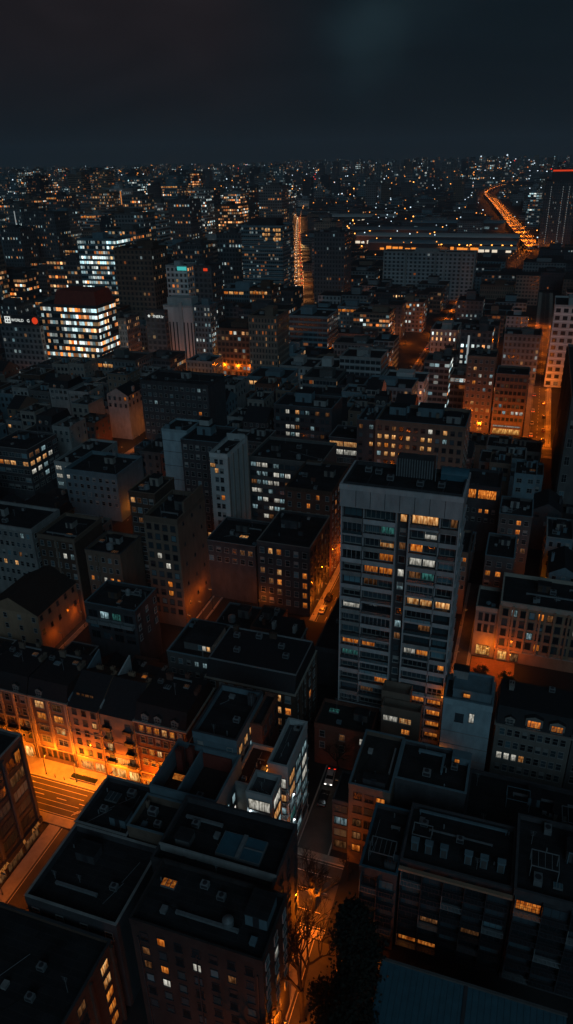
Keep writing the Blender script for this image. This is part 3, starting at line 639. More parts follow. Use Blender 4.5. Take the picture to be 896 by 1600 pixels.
# ---- lower-left street row -----------------------------------------------------
row = [('townhouse', 'ornate stone house with an arched lit doorway at the left edge of the bright street', -104, -93.2, 'plaster_tan', 'mansard', 5, dict(w=1.1, h=1.7)),
       ('townhouse', 'stone townhouse with wide recessed bays, left of the narrow plain house on the bright street', -93.0, -83.3, 'plaster_tan', 'mansard', 0, {}),
       ('townhouse', 'plain plastered townhouse with small square windows, brightly lit by the street', -83.1, -75.6, 'plaster_warm', 'gable', 3, dict(w=.9, h=1.2)),
       ('townhouse', 'townhouse with balconies over a wide lit shop, left of the red brick street house', -75.4, -67.3, 'plaster_warm', 'gable', 0, {}),
       ('brick_house', 'red brick house with white sash windows at the right end of the bright street', -67.1, -55.6, 'brick_red', 'mansard', 5, dict(w=1.15, h=1.55))]
RB = []
for i, (nm, lb, a, c, wm, tp, nc, kw) in enumerate(row):
    q = H(0, nm, lb, 'townhouse', a, c, 97, 110.5, 18, wm, top=tp, roof='slate', ptop='stone'); RB.append(q); q.band(3.9, .3, .22, 'stone'); q.band(10.2 if i % 2 else 10.9, .18, .1, 'stone'); q.band(7.2, .15, .08, 'stone')
    MB().tube((0, 0, .2), (0, 0, 17.6), .09, None, 6).build('downpipe', 'metal_dark', q.root, (q.hw-.15, -q.hd-.3, 0)); LANDM.append((['the arched-door house', 'the wide-bay townhouse', 'the plain plastered townhouse', 'the balconied townhouse', 'the red brick street house'][i], (a+c)/2, 103, 18))
a0 = RB[0]; a0.wins('F', 5, fl=3.3, w=1.1, h=1.7, lit=.12, codes='om', zmin=4.5); a0.band(10.8, .3, .3, 'stone'); a0.piers('F', (.3, 3.7, 7.1, 10.5), .5, .3, 0, mat='stone')
for i in range(3):
    b = MB(); b.box(-1.1, 1.1, -.9, 0, -.15, 0); b.ring(-1.1, 1.1, -.9, 0.0, 0, .8, .06, 1); b.build('balcony', ['stone', 'metal_dark'], a0.root, a0.at('F', 1.9+3.4*i, 7.4))
b = MB(); b.box(-1.3, 1.3, -.35, 0, 0, 3.2)
for i in range(8):
    t0, t1 = math.pi*i/8, math.pi*(i+1)/8; b.hexa([(1.3*math.cos(t1), -.35, 3.2), (1.3*math.cos(t0), -.35, 3.2), (1.3*math.cos(t0), 0, 3.2), (1.3*math.cos(t1), 0, 3.2), (1.3*math.cos(t1), -.35, 3.2+1.0*math.sin(t1)+.01), (1.3*math.cos(t0), -.35, 3.2+1.0*math.sin(t0)+.01), (1.3*math.cos(t0), 0, 3.2+1.0*math.sin(t0)+.01), (1.3*math.cos(t1), 0, 3.2+1.0*math.sin(t1)+.01)])
b.box(-.95, .95, -.37, -.35, 0, 3.0, 1); b.build('doorway', ['stone', 'lit_shop'], a0.root, a0.at('F', 8.4, 0))
a1 = RB[1]; a1.wins('F', 2, fl=3.2, w=2.2, h=1.8, cells={(0, 0): 'w', (0, 1): 'o', (1, 1): 'o', (1, 2): 'w', (0, 2): 'm', (1, 0): 'm'}, zmin=5, m=1.6, lit=.3, codes='om'); a1.piers('F', (.3, 4.85, 9.4), .6, .35, 4.2, mat='stone'); a1.wins('F', 6, w=.8, h=1.9, zmin=1.0, rmax=1, top=14.6, cells={}, kind='k', m=.8, lit=0)
a2 = RB[2]; a2.wins('F', 3, fl=2.75, w=.95, h=1.3, cells={(2, 1): 'w'}, zmin=4.5, lit=0, kind='k', m=1.0); a2.win('F', 2.3, .7, 3, 2.2, 's', 'x'); a2.win('F', 5.6, .7, 2.2, 2.2, 's', '')
a3 = RB[3]
for r in range(4):
    z = 14-r*3.1; a3.win('F', 1.5, z, 1.2, 2.0, ['d', 'm', 'w', 'd'][r], 'k'); a3.win('F', 6.4, z, 1.3, 2.0, ['d', 'p', 'd', 'm'][r], 'k')
    b = MB(); b.box(-1, 1, -.8, 0, -.12, 0); b.ring(-1, 1, -.8, 0, 0, .8, .05, 1); b.build('balcony', ['stone', 'metal_dark'], a3.root, a3.at('F', 1.5, z-.05))
    b = MB(); b.box(-1, 1, -.8, 0, -.12, 0); b.ring(-1, 1, -.8, 0, 0, .8, .05, 1); b.build('balcony', ['stone', 'metal_dark'], a3.root, a3.at('F', 6.4, z-.05))
a3.win('F', 4.0, 4.6, 3.2, 1.6, 's', 'x'); a3.win('F', 2.6, .6, 3.4, 2.4, 's', ''); a3.win('F', 6.3, .6, 2.4, 2.4, 's', 'k')
a4 = RB[4]; a4.wins('F', 6, fl=3.05, w=1.0, h=1.55, cells={(0, 0): 'o', (2, 0): 'o', (3, 0): 'w', (1, 2): 'o', (2, 2): 'w', (0, 3): 'o'}, zmin=4.2, lit=.05); a4.band(14.6, .25, .2, 'stone')
b = MB(); b.box(-3.1, 3.1, -1.1, 0, 2.9, 3.3); b.box(-3.0, -2.6, -.5, 0, 0, 2.9); b.box(2.6, 3.0, -.5, 0, 0, 2.9); b.build('porch', 'stone', a4.root, a4.at('F', 3.2, 0)); a4.win('F', 1.8, .6, 1.6, 2.0, 's', 'x'); a4.win('F', 4.6, .6, 1.6, 2.0, 's', 'x')
for q, xs in ((a0, (3, 8)), (a1, (2.8,)), (a4, (2.3, 5.2, 9))):
    for x in xs: q.dormer(x, 'd')
for x in (1.6, 2.7, 3.8, 4.9): put('window', winmesh(.8, .9, 'k', 'm'), a2.root, (-a2.hw+x, -4.7, 19.0))
for q in RB:
    q.chim(q.hw-.6, 1, .7, 2.2, 2.5, z=q.h+ (2.2 if q.top == 'mansard' else 1.2)); q.chim(-q.hw*.4, 3.2, 1.4, .7, 2.2, z=q.h+(3.0 if q.top == 'mansard' else 1.0)); q.chim(q.hw*.2, 4.6, .9, .7, 1.8, z=q.h+(3.0 if q.top == 'mansard' else .6))
    if q.top == 'mansard':
        zz_ = q.zr; q.zr = q.h+q.mh; q.skylight(-1.6, .5, 1.4, 1.0); q.skylight(2.2, 1.8, 1.2, 1.0, lit='lit_dim'); q.ac(-3.6, 1.5, k=.9); q.ant(1, -1, 3); q.duct(-2, 3.4, 2.5, 3.4, .4, .15); q.zr = zz_
for q, m_ in ((a2, 'paint_blue'), (a3, 'paint_white')):     # fire walls standing above the roofs
    b = MB(); b.hexa([(-.16, -6.2, 17), (.16, -6.2, 17), (.16, 6.7, 17), (-.16, 6.7, 17), (-.16, -6.2, 18.9), (.16, -6.2, 18.9), (.16, 6.7, 22.7), (-.16, 6.7, 22.7)]); b.build('fire_wall', m_, q.root, (-q.hw+.1, 0, 0))
b = MB(); b.box(-.6, .6, -.5, .5, 0, .25); b.box(-.5, .5, -.4, .4, .25, .28, 1); b.build('skylight', ['metal_grey', 'lit_orange'], a3.root, (1.5, 3.1, 20.6))
# ---- lower-left corner shop building -------------------------------------------
S = H(2, 'corner_building', 'dark corner building with shop signs along its side at the lower left edge', 'shop building', -101, -80.8, 44, 80.6, 25, 'concrete_dark', rim='concrete'); LANDM.append(('the dark corner shop building', -90, 70, 25))
for r in range(5):
    for c in range(7):
        S.win('R', 2.6+c*5.1, 20.3-r*3.7, 3.9, 2.2, {(6, 1): 'm', (5, 1): 'p', (5, 2): 'p', (6, 2): 'p'}.get((c, r), R.choice('ddpd')), 'k')
for r in range(5): S.win('F', 16.5, 20.3-r*3.7, 3.9, 2.2, 'd', 'k')
for c in range(8): b = MB(); b.box(-.35, .35, -.35, .02, 4, 24); b.build('pilaster', 'concrete_dark', S.root, S.at('R', .2+c*5.1, 0), ROT['R'])
b = MB(); b.box(-18, 18, -.7, 0, 3.2, 4.4); b.box(-18, 18, -.75, -.7, 3.1, 3.2, 1); b.build('fascia', ['metal_dark', 'metal_grey'], S.root, S.at('R', 18.3, 0), ROT['R'])
for c in range(7): S.win('R', 2.6+c*5.1, .4, 4.2, 2.5, R.choice('mdmo'), 'k')
def text(body, size, mat, parent, loc, rot, name='lettering', ext=.03, sx=1.0):
    c = bpy.data.curves.new(name, 'FONT'); c.body = body; c.size = size; c.extrude = ext; c.align_x = 'CENTER'; c.align_y = 'CENTER'; c.materials.append(MAT[mat]); c.resolution_u = 2
    o = bpy.data.objects.new(name, c); COL.objects.link(o); o.location = loc; o.rotation_euler = rot; o.scale = (sx, 1, 1)
    bpy.context.view_layer.update(); me = bpy.data.meshes.new_from_object(o.evaluated_get(bpy.context.evaluated_depsgraph_get())); bpy.data.objects.remove(o)
    o = put(name, me, parent, loc); o.rotation_euler = rot; o.scale = (sx, 1, 1)
    return o
emit('sign_orange_dim', (1, .36, .08), .35)
for a, s_ in ((34, 'AVA'), (30.5, 'B'), (24.5, '70EA'), (17, 'PAPEL')):
    p = S.at('R', a, 3.8, .75); text(s_, 1.25, 'sign_orange_dim', S.root, (p[0]+.02, p[1], p[2]), (math.pi/2, 0, math.pi/2))
b = MB(); b.box(-.8, .8, -.25, 0, 0, 2.6); b.box(-.65, .65, -.27, -.25, .15, 2.45, 1); b.build('light_box', ['metal_dark', 'lit_orange'], S.root, S.at('R', 34.3, 20.6), ROT['R'])
# ---- dark foreground roofs -----------------------------------------------------
F1 = H(8, 'apartment_block', 'black flat-roofed block in the bottom left corner with lit windows down its right side', 'apartment block', -70, -47.2, 26, 54.6, 18.5, 'brick_brown', rim='concrete_dark', par=.7)
F1.wins('R', 5, fl=3.1, w=1.7, h=1.9, cells={(1, 1): 'W', (2, 1): 'w', (3, 0): 'm', (4, 0): 'w', (4, 1): 'w', (4, 2): 'o', (4, 3): 'o', (3, 2): 'm', (2, 3): 'c', (1, 2): 'W', (4, 4): 'o'}, lit=.3, codes='mw', kind='k', m=1.6); F1.piers('R', (.4, 6, 11.4, 17, 22.6, 28.2), .5, .45); F1.hut(-6, 5, 4, 3, 2); F1.ac(4, 8); F1.ac(5, 4); F1.duct(-2, -3, 5, -3, .5)
F2 = H(14, 'apartment_block', 'wide black flat roof with a raised parapet beside the side street, lower left', 'apartment block', -62.8, -47, 56, 69.8, 20, 'concrete_dark', ptop='concrete_dark', rim='concrete', par=1.4)
F2.wins('F', 4, w=1.2, h=1.5, lit=.0, zmin=14); F2.hut(-3, 3, 3.4, 2.4, 1.9, 'concrete_dark'); F2.ac(4, -1); F2.duct(-5, -3, 2, -3)
F2b = H(14, 'apartment_block', 'long dark roof with skylight boxes next to the road crossing, lower left', 'apartment block', -63.2, -53.4, 70.2, 80.8, 20, 'concrete_dark', rim='concrete', par=1.2)
F2b.hut(2, -2, 3, 2.6, 2, 'paint_blue'); F2b.ac(-2, -1); F2b.skylight(-2, 2, 2.4, 2); F2b.ac(1, 3.4, k=1.2); F2b.wins('L', 3, zmin=14)
F5 = H(18, 'apartment_block', 'small sunken roof terrace with pale parapets between two black roofs', 'apartment block', -53, -45.4, 70.4, 77.3, 22.5, 'plaster_tan', roof='gravel_roof', par=1.6, rim='paint_blue'); F5.ac(-1.5, 1, k=1.3); F5.ac(.4, -1); F5.chim(-3, 2, .5, .5, 1.6)
F3 = H(6, 'apartment_block', 'dark block at the bottom centre with four lit windows on its plain front', 'apartment block', -42.8, -23.2, 54, 64, 26.3, 'render_dark', par=.8); LANDM.append(('the dark bottom-centre block', -33, 59, 26))
F3.wins('F', 7, fl=3.05, w=1.1, h=1.5, cells={(1, 0): 'o', (1, 2): 'o', (0, 2): 'm', (0, 1): 'm', (3, 1): 'W', (1, 3): 'W', (5, 1): 'm'}, lit=0, zmin=5, m=1.4, top=1.6, kind='k'); F3.wins('R', 3, fl=3.1, w=1.2, h=1.5, cells={(1, 1): 'W', (1, 3): 'o'}, lit=.05, zmin=5)
F3.hut(7.2, 1.5, 3.2, 4, 2.2, 'paint_blue'); F3.skylight(-7.2, 1.8, 2.2, 1.3, lit='lit_orange'); F3.ac(1, 2); F3.duct(-4, -2, 5, -2, .5); F3.ac(-2, 3); F3.tank(3.5, -1.5, .8, 1)
for i in range(3): b = MB(); b.box(-.1, .1, -.1, .1, 0, 23); b.build('downpipe', 'metal_dark', F3.root, F3.at('F', (1, 9.9, 18.8)[i], 0, .12))
F4 = H(20, 'apartment_block', 'black roof with a large blue glass skylight, lower centre', 'apartment block', -45, -25.7, 64.2, 76.6, 25.2, 'concrete_dark', par=1.1, rim='concrete_dark'); LANDM.append(('the blue glass skylight', -32, 71, 25))
b = MB(); b.box(-3.6, 3.6, -2.1, 2.1, 0, .6); b.quad((-3.5, -2, .64), (-.4, -2, .64), (-.4, 2, .64), (-3.5, 2, .64), 1); b.quad((.4, -2, .64), (3.5, -2, .64), (3.5, -.1, .64), (.4, -.1, .64), 1); b.quad((.4, .1, .64), (3.5, .1, .64), (3.5, 2, .64), (.4, 2, .64), 1)
b.box(-.32, .32, -2.1, 2.1, .6, .95, 2); b.box(.4, 3.5, -.08, .08, .62, .8, 2); b.build('skylight', ['metal_grey', 'metal_teal', 'metal_grey'], F4.root, (2.6, .1, F4.zr))
F4.wins('R', 4, zmin=4, lit=.05, kind='k'); F4.ac(-6, 2); F4.duct(-8, 3, -2, 3); b = MB(); b.box(-9.6, 9.6, -.15, .15, 0, 1.5); b.build('low_wall', 'concrete', F4.root, (0, -3.6, F4.zr)); F4.hut(-6.5, -1, 2.4, 2.2, 1.4, 'plaster_grey', False)
# ---- sunken courtyard roofs, black block and white house -------------------------
CY = H(18, 'apartment_block', 'block with a deep walled roof court holding a small lit awning, lower centre left', 'apartment block', -52.6, -40.2, 77.7, 88.6, 24.2, 'paint_blue', roof='tile_dark', par=4.2, rim='paint_blue')
b = MB(); b.box(-.15, .15, -5.2, 5.2, 0, 4.0); b.build('court_wall', 'paint_blue', CY.root, (-1.2, 0, CY.zr)); b = MB(); b.box(-4.6, 4.6, -.15, .15, 0, 3.2); b.build('court_wall', 'copper_red', CY.root, (0, 5.0, CY.zr))
CY.chim(-4.6, 3, 1.2, 1.2, 5, mat='copper_red'); CY.chim(-2.6, 3.6, .9, .9, 5.4, mat='copper_red'); CY.ac(1.4, -2); CY.ac(2.2, -3.6, k=.8); CY.wins('R', 4, fl=3.1, w=1.2, h=1.9, top=4.2-3.2, zmin=8, cells={(0, 0): 'o', (1, 0): 'c', (2, 0): 'c', (2, 1): 'W', (3, 1): 'c'}, lit=.4, codes='cWc', kind='k')
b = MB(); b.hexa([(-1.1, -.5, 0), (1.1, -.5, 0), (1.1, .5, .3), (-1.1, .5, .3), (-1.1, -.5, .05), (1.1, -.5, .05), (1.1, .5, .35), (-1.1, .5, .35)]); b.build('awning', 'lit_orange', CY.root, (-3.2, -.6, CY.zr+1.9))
BK = H(20, 'apartment_block', 'black flat-roofed block with a row of warm windows high on its right side', 'apartment block', -49.6, -41.0, 89, 102.5, 27.2, 'paint_blue', par=1.3, rim='concrete_dark'); LANDM.append(('the black flat-roofed block', -45, 96, 27))
BK.wins('R', 5, fl=3.2, w=1.5, h=1.7, cells={(0, 0): 'w', (1, 0): 'w', (2, 0): 'w', (3, 0): 'm'}, top=1.2, lit=.25, codes='cd', zmin=10, kind='k', m=.8); BK.chim(3.0, 4.3, 1.4, .8, 2.4, mat='concrete_dark'); BK.ant(3.2, 3.6, 3.2); BK.ac(2, -1); BK.wins('F', 2, zmin=22, lit=0)
OB = H(20, 'apartment_block', 'reddish wall with three dark windows glowing above the lit roof terrace', 'apartment block', -40.9, -38.6, 95.5, 104.5, 25.6, 'brick_red', par=.6, rim='brick_red'); OB.wins('R', 3, fl=3.2, w=1.3, h=1.6, lit=0, zmin=19, kind='k')
WT_ = H(2, 'terrace_house', 'low roof terrace with an orange-lit parapet strip beside the white corner house', 'terrace house', -40.6, -35.2, 85.5, 95.3, 21, 'paint_white', roof='tile_dark', par=.9, rim='paint_white')
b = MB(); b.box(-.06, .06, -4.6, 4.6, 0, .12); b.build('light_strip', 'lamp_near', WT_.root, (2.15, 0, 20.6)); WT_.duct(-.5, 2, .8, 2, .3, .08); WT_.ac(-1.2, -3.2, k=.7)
for i in range(3):
    wall_light(-35.75, 87+i*3.2, 21.9, 60, 'small orange terrace lamp on the parapet beside the white corner house', cat='terrace lamp', group='terrace lamps on the lit roof terrace', name='terrace_lamp')
WB = H(0, 'white_corner_house', 'narrow white modern house with glass corner rooms glowing pale blue, lower centre', 'house', -35, -31.3, 88.6, 100.4, 24.2, 'paint_white', roof='concrete_dark', par=1.3, rim='paint_white'); LANDM.append(('the glowing white corner house', -33, 95, 24))
for r in range(6):
    z = 18.9-3.2*r
    WB.win('F', 1.85, z, 2.9, 2.2, ['W', 'w', 'c', 'W', 'c', 'c'][r], 'k')
    for c in range(3): WB.win('R', 2.1+c*3.7, z, 2.8, 2.1, ['wcc', 'wcW', 'ccW', 'tcc', 'cdc', 'ccd'][r][c], 'k')
    b = MB(); b.box(-1.85, 1.85, -1.2, 0, -.2, 0); b.quad((-1.8, -1.15, 0), (1.8, -1.15, 0), (1.8, -1.15, .9), (-1.8, -1.15, .9), 1); b.box(-1.85, 1.85, -1.2, -1.12, .9, .97); b.build('balcony', ['paint_white', 'glass_pale'], WB.root, WB.at('F', 1.85, z-.25))
    b = MB(); b.box(-5.8, 5.8, -.3, 0, -.15, .1); b.build('ledge', 'paint_white', WB.root, WB.at('R', 5.9, z-.3), ROT['R'])
for z_, p_ in ((16, 110), (9.5, 70), (5.5, 40)): wall_light(-30.9, 90.6, z_, p_, 'cool lamp on the side of the white corner house, %s of three' % {16: 'topmost', 9.5: 'middle', 5.5: 'lowest'}[z_], (.75, .93, 1), 'lamp_white')
for z_, p_ in ((14.6, 110), (8, 110)): wall_light(-34.2, 86.9, z_, p_, 'cool lamp over the front balconies of the white corner house, %s' % ('upper' if z_ > 10 else 'lower'), (.75, .93, 1), 'lamp_white')
_a, _b, _h = fromroof(385, 1236, 425, 80.4)
print('GB', _a, _b, _h)
GB = H(4, 'glass_annex', 'small dark-roofed annex with a bright white corner window in front of the lit terrace', 'annex', max(_a, -40.1), _b, 80.4, 85.2, _h, 'paint_white', roof='concrete_dark', par=1.2, rim='paint_white')
for r in range(5): GB.win('F', GB.w/2, GB.zr-2.5-r*3.1, GB.w-.8, 2.2, 'WWcWc'[r], 'k'); GB.win('R', 2.3, GB.zr-2.5-r*3.1, 3.2, 2.2, 'Wwccc'[r], 'k')
wall_light(GB.u0+.6, 80.2, GB.h-3.9, 60, 'cool lamp on the front of the small glass annex', (.75, .93, 1), 'lamp_white')
# ---- right side foreground -----------------------------------------------------
R1 = H(2, 'apartment_block', 'dark block with a pale-edged flat roof and an orange window near its top', 'apartment block', -21, -13.6, 92, 106, 20.2, 'plaster_tan', roof='gravel_roof', par=1.0, rim='paint_blue'); LANDM.append(('the pale-edged flat roof', -14, 100, 20))
R1.wins('F', 3, fl=3.3, w=1.5, h=1.6, cells={(2, 0): 'o', (2, 1): 'm', (0, 2): 'm', (2, 2): 'o', (1, 2): 'd', (0, 3): 'm', (0, 4): 'o'}, lit=0, zmin=1, kind='k'); R1.wins('L', 4, lit=.1, zmin=2); R1.hut(.5, -5, 4, 1.4, 1.6, 'concrete_dark'); R1.duct(2.6, -2, 2.6, 4, .6, .15); 
R1s = H(1, 'balcony_annex', 'narrow dark balcony stack on the lane side of the pale-edged block', 'annex', -24.4, -21.2, 93.6, 101, 13.5, 'concrete_dark', roof='slate', par=.5); R1s.wins('F', 1, fl=3.1, w=2.4, h=1.8, cells={(0, 0): 'p', (0, 1): 'c', (0, 2): 'p', (0, 3): 'm'}, lit=0, zmin=.5, kind='k', top=.6); R1s.wins('L', 2, fl=3.1, w=2.2, h=1.8, lit=.1, codes='c', kind='k')
R1b = H(14, 'apartment_block', 'low dark roof strip with pipes and a small orange window by the pale-edged roof', 'apartment block', -13.5, -1, 96.2, 106, 19.8, 'concrete_dark', par=.8, rim='paint_blue'); R1b.duct(-3, 3, 1.5, 3, .8, .25, 'paint_blue'); R1b.duct(1.5, 3, 1.5, -1, .8, .2, 'paint_blue'); R1b.ac(-1, -2, k=1.2); R1b.ac(3.6, 1)
b = MB(); b.box(-1.6, 1.6, -1, 1, 0, 1.6); hb = b.build('roof_hut', 'paint_blue', R1b.root, (4.5, 3.4, R1b.zr)); put('window', winmesh(.8, .8, 'k', 'o'), hb, (-.6, -1, .4))
R2 = H(1, 'apartment_building', 'wide dark apartment building with rows of framed balconies, lower right', 'apartment building', -9.4, 7.6, 79.3, 90.8, 20.4, 'concrete_dark', par=.9, rim='concrete_dark'); LANDM.append(('the wide dark balconied building', 0, 85, 20))
R2c = H(1, 'apartment_building', 'dark stepped apartment building with a square framed orange window, right edge', 'apartment building', 7.8, 32, 78.4, 92.8, 21.6, 'concrete_dark', par=.9, rim='concrete_dark')
R2l = H(1, 'apartment_building', 'narrow dark building left of the wide balconied one, with a railing round its roof', 'apartment building', -15.6, -9.6, 77.6, 90.6, 18.6, 'concrete_dark', par=.9, rim='metal_teal')
for q, n in ((R2, 5), (R2c, 6), (R2l, 2)):
    for r in range(6):
        z = q.zr-3.3-3.0*r
        if z < 1: break
        for c in range(n):
            w = (q.w-.6)/n; a = .3+w*(c+.5); code = R.choice('ddddp'); 
            if q is R2 and r == 5 and c < 2: code = 'o'
            if q is R2 and r == 3 and c in (1, 3): code = 'm'
            if q is R2c and (r, c) == (0, 0): code = 'o'
            if q is R2l and r == 5: code = 'o'
            q.win('F', a, z+.2, w-.5, 1.9, code, 'kx' if code == 'o' else 'k')
            b = MB(); b.box(-w/2, w/2, -1.3, 0, -.12, 0); b.box(-w/2, w/2, -1.3, -1.22, .95, 1.03); 
            for i in range(7): x = -w/2+w*i/6; b.box(x-.025, x+.025, -1.29, -1.23, 0, .95)
            b.box(-w/2-.05, -w/2+.05, -1.32, 0, -.12, 2.9); b.build('balcony', 'metal_dark' if (r+c*2) % 5 else 'metal_grey', q.root, q.at('F', a, z))
b = MB(); b.box(-8.6, 8.6, -1.5, -.9, 0, .45); b.build('top_beam', 'plaster_warm', R2.root, R2.at('F', 8.5, 19.6))
for i, x in enumerate((-6.8, -4.6, -2.2, 1.6, 4.0, 6.6)):
    b = MB(); b.box(-.55, .55, -.4, .4, 0, 2.1); b.box(-.65, .65, -.5, .5, 2.1, 2.25); b.box(-.4, .4, -.43, -.4, .1, 1.7, 1); b.build('chimney_stack', ['paint_blue', 'plaster_grey'], R2.root, (x, -2.5, R2.zr))
R2.duct(-7, 4.6, 7, 4.6, .9, .18, 'paint_blue'); R2.duct(-5, 1.6, 5, 1.6, .4, .12); R2.ac(0, 1); R2.ac(-6, 2.5)
R2c.clutter(7, 3); R2l.clutter(3, 5)
def pergola(q, x, y, w, d, h, mat='metal_grey', n=0):
    b = MB(); t = .06
    for sx_ in (-w/2, w/2):
        for sy_ in (-d/2, d/2): b.box(sx_-t, sx_+t, sy_-t, sy_+t, 0, h)
    for sy_ in (-d/2, d/2): b.box(-w/2-t, w/2+t, sy_-t, sy_+t, h, h+.12)
    for sx_ in (-w/2, w/2): b.box(sx_-t, sx_+t, -d/2+t, d/2-t, h+.001, h+.12)
    for k in range(n): c = -w/2+w*(k+1)/(n+1); b.box(c-.04, c+.04, -d/2+t, d/2-t, h+.02, h+.1)
    b.build('pergola', mat, q.root, (x, y, q.zr))
for a in ((R2c, -8, -2, 4, 3, 2.3, 'metal_grey', 3), (R2c, -2, 2, 5, 3, 2.3, 'paint_blue', 0), (R2c, 6, -1, 4, 3.4, 2.2), (R2l, 0, -3, 4, 3, 2.2, 'metal_grey', 4), (R2, -6, -.2, 3, 2.4, 1.9)): pergola(*a)
R2d = H(14, 'apartment_block', 'dark rear roofs crowded with vents behind the wide balconied building', 'apartment block', -.8, 33, 94.2, 108.6, 13.6, 'concrete_dark', par=.8, rim='concrete_dark'); pergola(R2d, -8, 2, 4, 3, 2.2, 'paint_blue'); pergola(R2d, 2, 0, 5, 3.5, 2.2, 'metal_grey', 4); pergola(R2d, 9, 3, 4, 3, 2.2); R2d.clutter(9, 8); R2d.clutter(6, 9); R2d.duct(-12, -5.5, 14, -5.5, .9, .2, 'paint_blue')
b = MB(); b.box(-1.9, 1.9, -.3, .3, 0, .5); b.box(-1.8, 1.8, -.33, -.3, .1, .4, 1); b.build('roof_light', ['metal_dark', 'lit_orange'], R2d.root, (-5.8, -5.6, R2d.zr+1.4))
R3 = H(0, 'shed_building', 'building with a sloping teal sheet metal roof in the bottom right corner', 'building', -9.2, 15.6, 57.5, 66, 12.2, 'plaster_grey', top='none', ptop='plaster_grey'); LANDM.append(('the teal metal roof', 2, 62, 12))
b = MB(); b.hexa([(-R3.hw-.3, -R3.hd-.4, 12.1), (R3.hw+.3, -R3.hd-.4, 12.1), (R3.hw+.3, R3.hd+.3, 14.6), (-R3.hw-.3, R3.hd+.3, 14.6), (-R3.hw-.3, -R3.hd-.4, 12.3), (R3.hw+.3, -R3.hd-.4, 12.3), (R3.hw+.3, R3.hd+.3, 14.8), (-R3.hw-.3, R3.hd+.3, 14.8)])
for i in range(30): x = -R3.hw+i*R3.w/29; b.hexa([(x-.05, -R3.hd-.4, 12.3), (x+.05, -R3.hd-.4, 12.3), (x+.05, R3.hd+.3, 14.8), (x-.05, R3.hd+.3, 14.8), (x-.05, -R3.hd-.4, 12.38), (x+.05, -R3.hd-.4, 12.38), (x+.05, R3.hd+.3, 14.88), (x-.05, R3.hd+.3, 14.88)])
b.build('metal_roof', 'metal_teal', R3.root); b = MB(); b.box(-R3.hw-.4, R3.hw+.4, -.2, .2, 0, .35); b.build('ridge_cap', 'plaster_grey', R3.root, (0, R3.hd+.3, 14.7)); b = MB(); b.box(-.25, .25, -4.6, 4.6, -.1, .25); b2 = b.build('gutter', 'metal_dark', R3.root, (-.6, 0, 13.5)); b2.rotation_euler = (math.atan2(2.5, 9.2), 0, 0)
R3.wins('F', 7, w=1.4, h=1.7, cells={(0, 0): 'd', (1, 0): 'm', (6, 0): 'm'}, kind='x', top=.5); R3.wins('L', 3, w=1.2, h=1.6, lit=.2, codes='m')
# ---- behind: white stepped house, mansard row, courtyard row ---------------------
R4 = H(1, 'white_stepped_house', 'plain pale blue-grey stepped house with one tall white window, right of the tower foot', 'house', -7.8, 1.8, 118.4, 126, 21.5, 'pale_render', roof='concrete_dark', par=1.2, rim='paint_blue'); LANDM.append(('the pale stepped house', -3, 122, 21))
b = MB(); b.box(-3.2, 4.4, -3, 3.2, 0, 2.6); b.ring(-3.3, 4.5, -3.1, 3.3, 2.6, 3.1, .3); b.build('upper_block', 'paint_blue', R4.root, (0, .2, R4.zr)); R4.hut(-2.2, 2.2, 3, 2, 4.6, 'concrete'); R4.win('F', 5.8, 16.4, .9, 2.2, 'W', ''); R4.win('F', 3.4, 16.0, 1.6, 2.0, 'd', 'k'); R4.win('F', 2.0, 7, .7, 1.3, 'W', ''); R4.win('F', 4.4, 22.5, 1.3, .9, 'o', 'k')
for z in (6, 9.5, 13): b = MB(); b.box(-4.8, 4.8, -.06, 0, 0, .12); b.build('ledge', 'concrete', R4.root, R4.at('F', 4.8, z))
R5 = H(1, 'mansard_house', 'terrace of dark mansard houses with two orange-lit dormers, right edge', 'terrace house', 2.9, 17.4, 120.4, 132, 15.8, 'plaster', top='mansard'); LANDM.append(('the mansard terrace with lit dormers', 10, 126, 18))
R5.wins('F', 9, fl=3.2, w=.95, h=1.6, cells={(0, 2): 'W', (1, 2): 'W', (2, 2): 'W', (3, 2): 'w'}, lit=0, zmin=2); R5.dormer(2.6, 'd', 1.6, 1.5); R5.dormer(7.2, 'o', 3.0, 2.5); R5.dormer(11.6, 'o', 2.6, 2.2); R5.chim(-5, 2, 1, 2, 2, z=18.5); R5.ac(3, 3, z=19.4)
R5b = H(6, 'mansard_house', 'plain mansard house at the far right edge beyond the lit dormers', 'terrace house', 17.6, 36, 120.4, 132, 16.4, 'plaster_grey', top='mansard'); R5b.wins('F', 9, fl=3.2, w=1.0, h=1.6, lit=.06, codes='Wo', zmin=2); R5b.dormer(3, 'd'); R5b.dormer(8, 'd')
R6 = H(0, 'courtyard_building', 'long stone-fronted building with tall window bays above the orange courtyard, right', 'apartment building', 1.0, 34, 163.2, 178, 18.2, 'plaster_warm', ptop='stone', rim='stone'); LANDM.append(('the long stone-fronted building', 12, 170, 18))
R6.wins('F', 15, fl=3.1, w=1.25, h=1.9, cells={(4, 0): 'o', (3, 2): 'c', (2, 2): 'p', (8, 1): 'W', (9, 3): 'o', (5, 0): 'm'}, lit=.03, zmin=4, kind='k', m=.8, top=1.1); R6.piers('F', [i*3.3 for i in range(11)], .5, .3, 3.6); R6.band(3.5, .3, .3, 'stone'); R6.win('F', 1.9, .5, 2.2, 2.6, 's', 'x'); R6.win('F', 5.0, .5, 1.8, 2.4, 'm', 'k'); R6.clutter(6, 2); R6.clutter(5, 21)
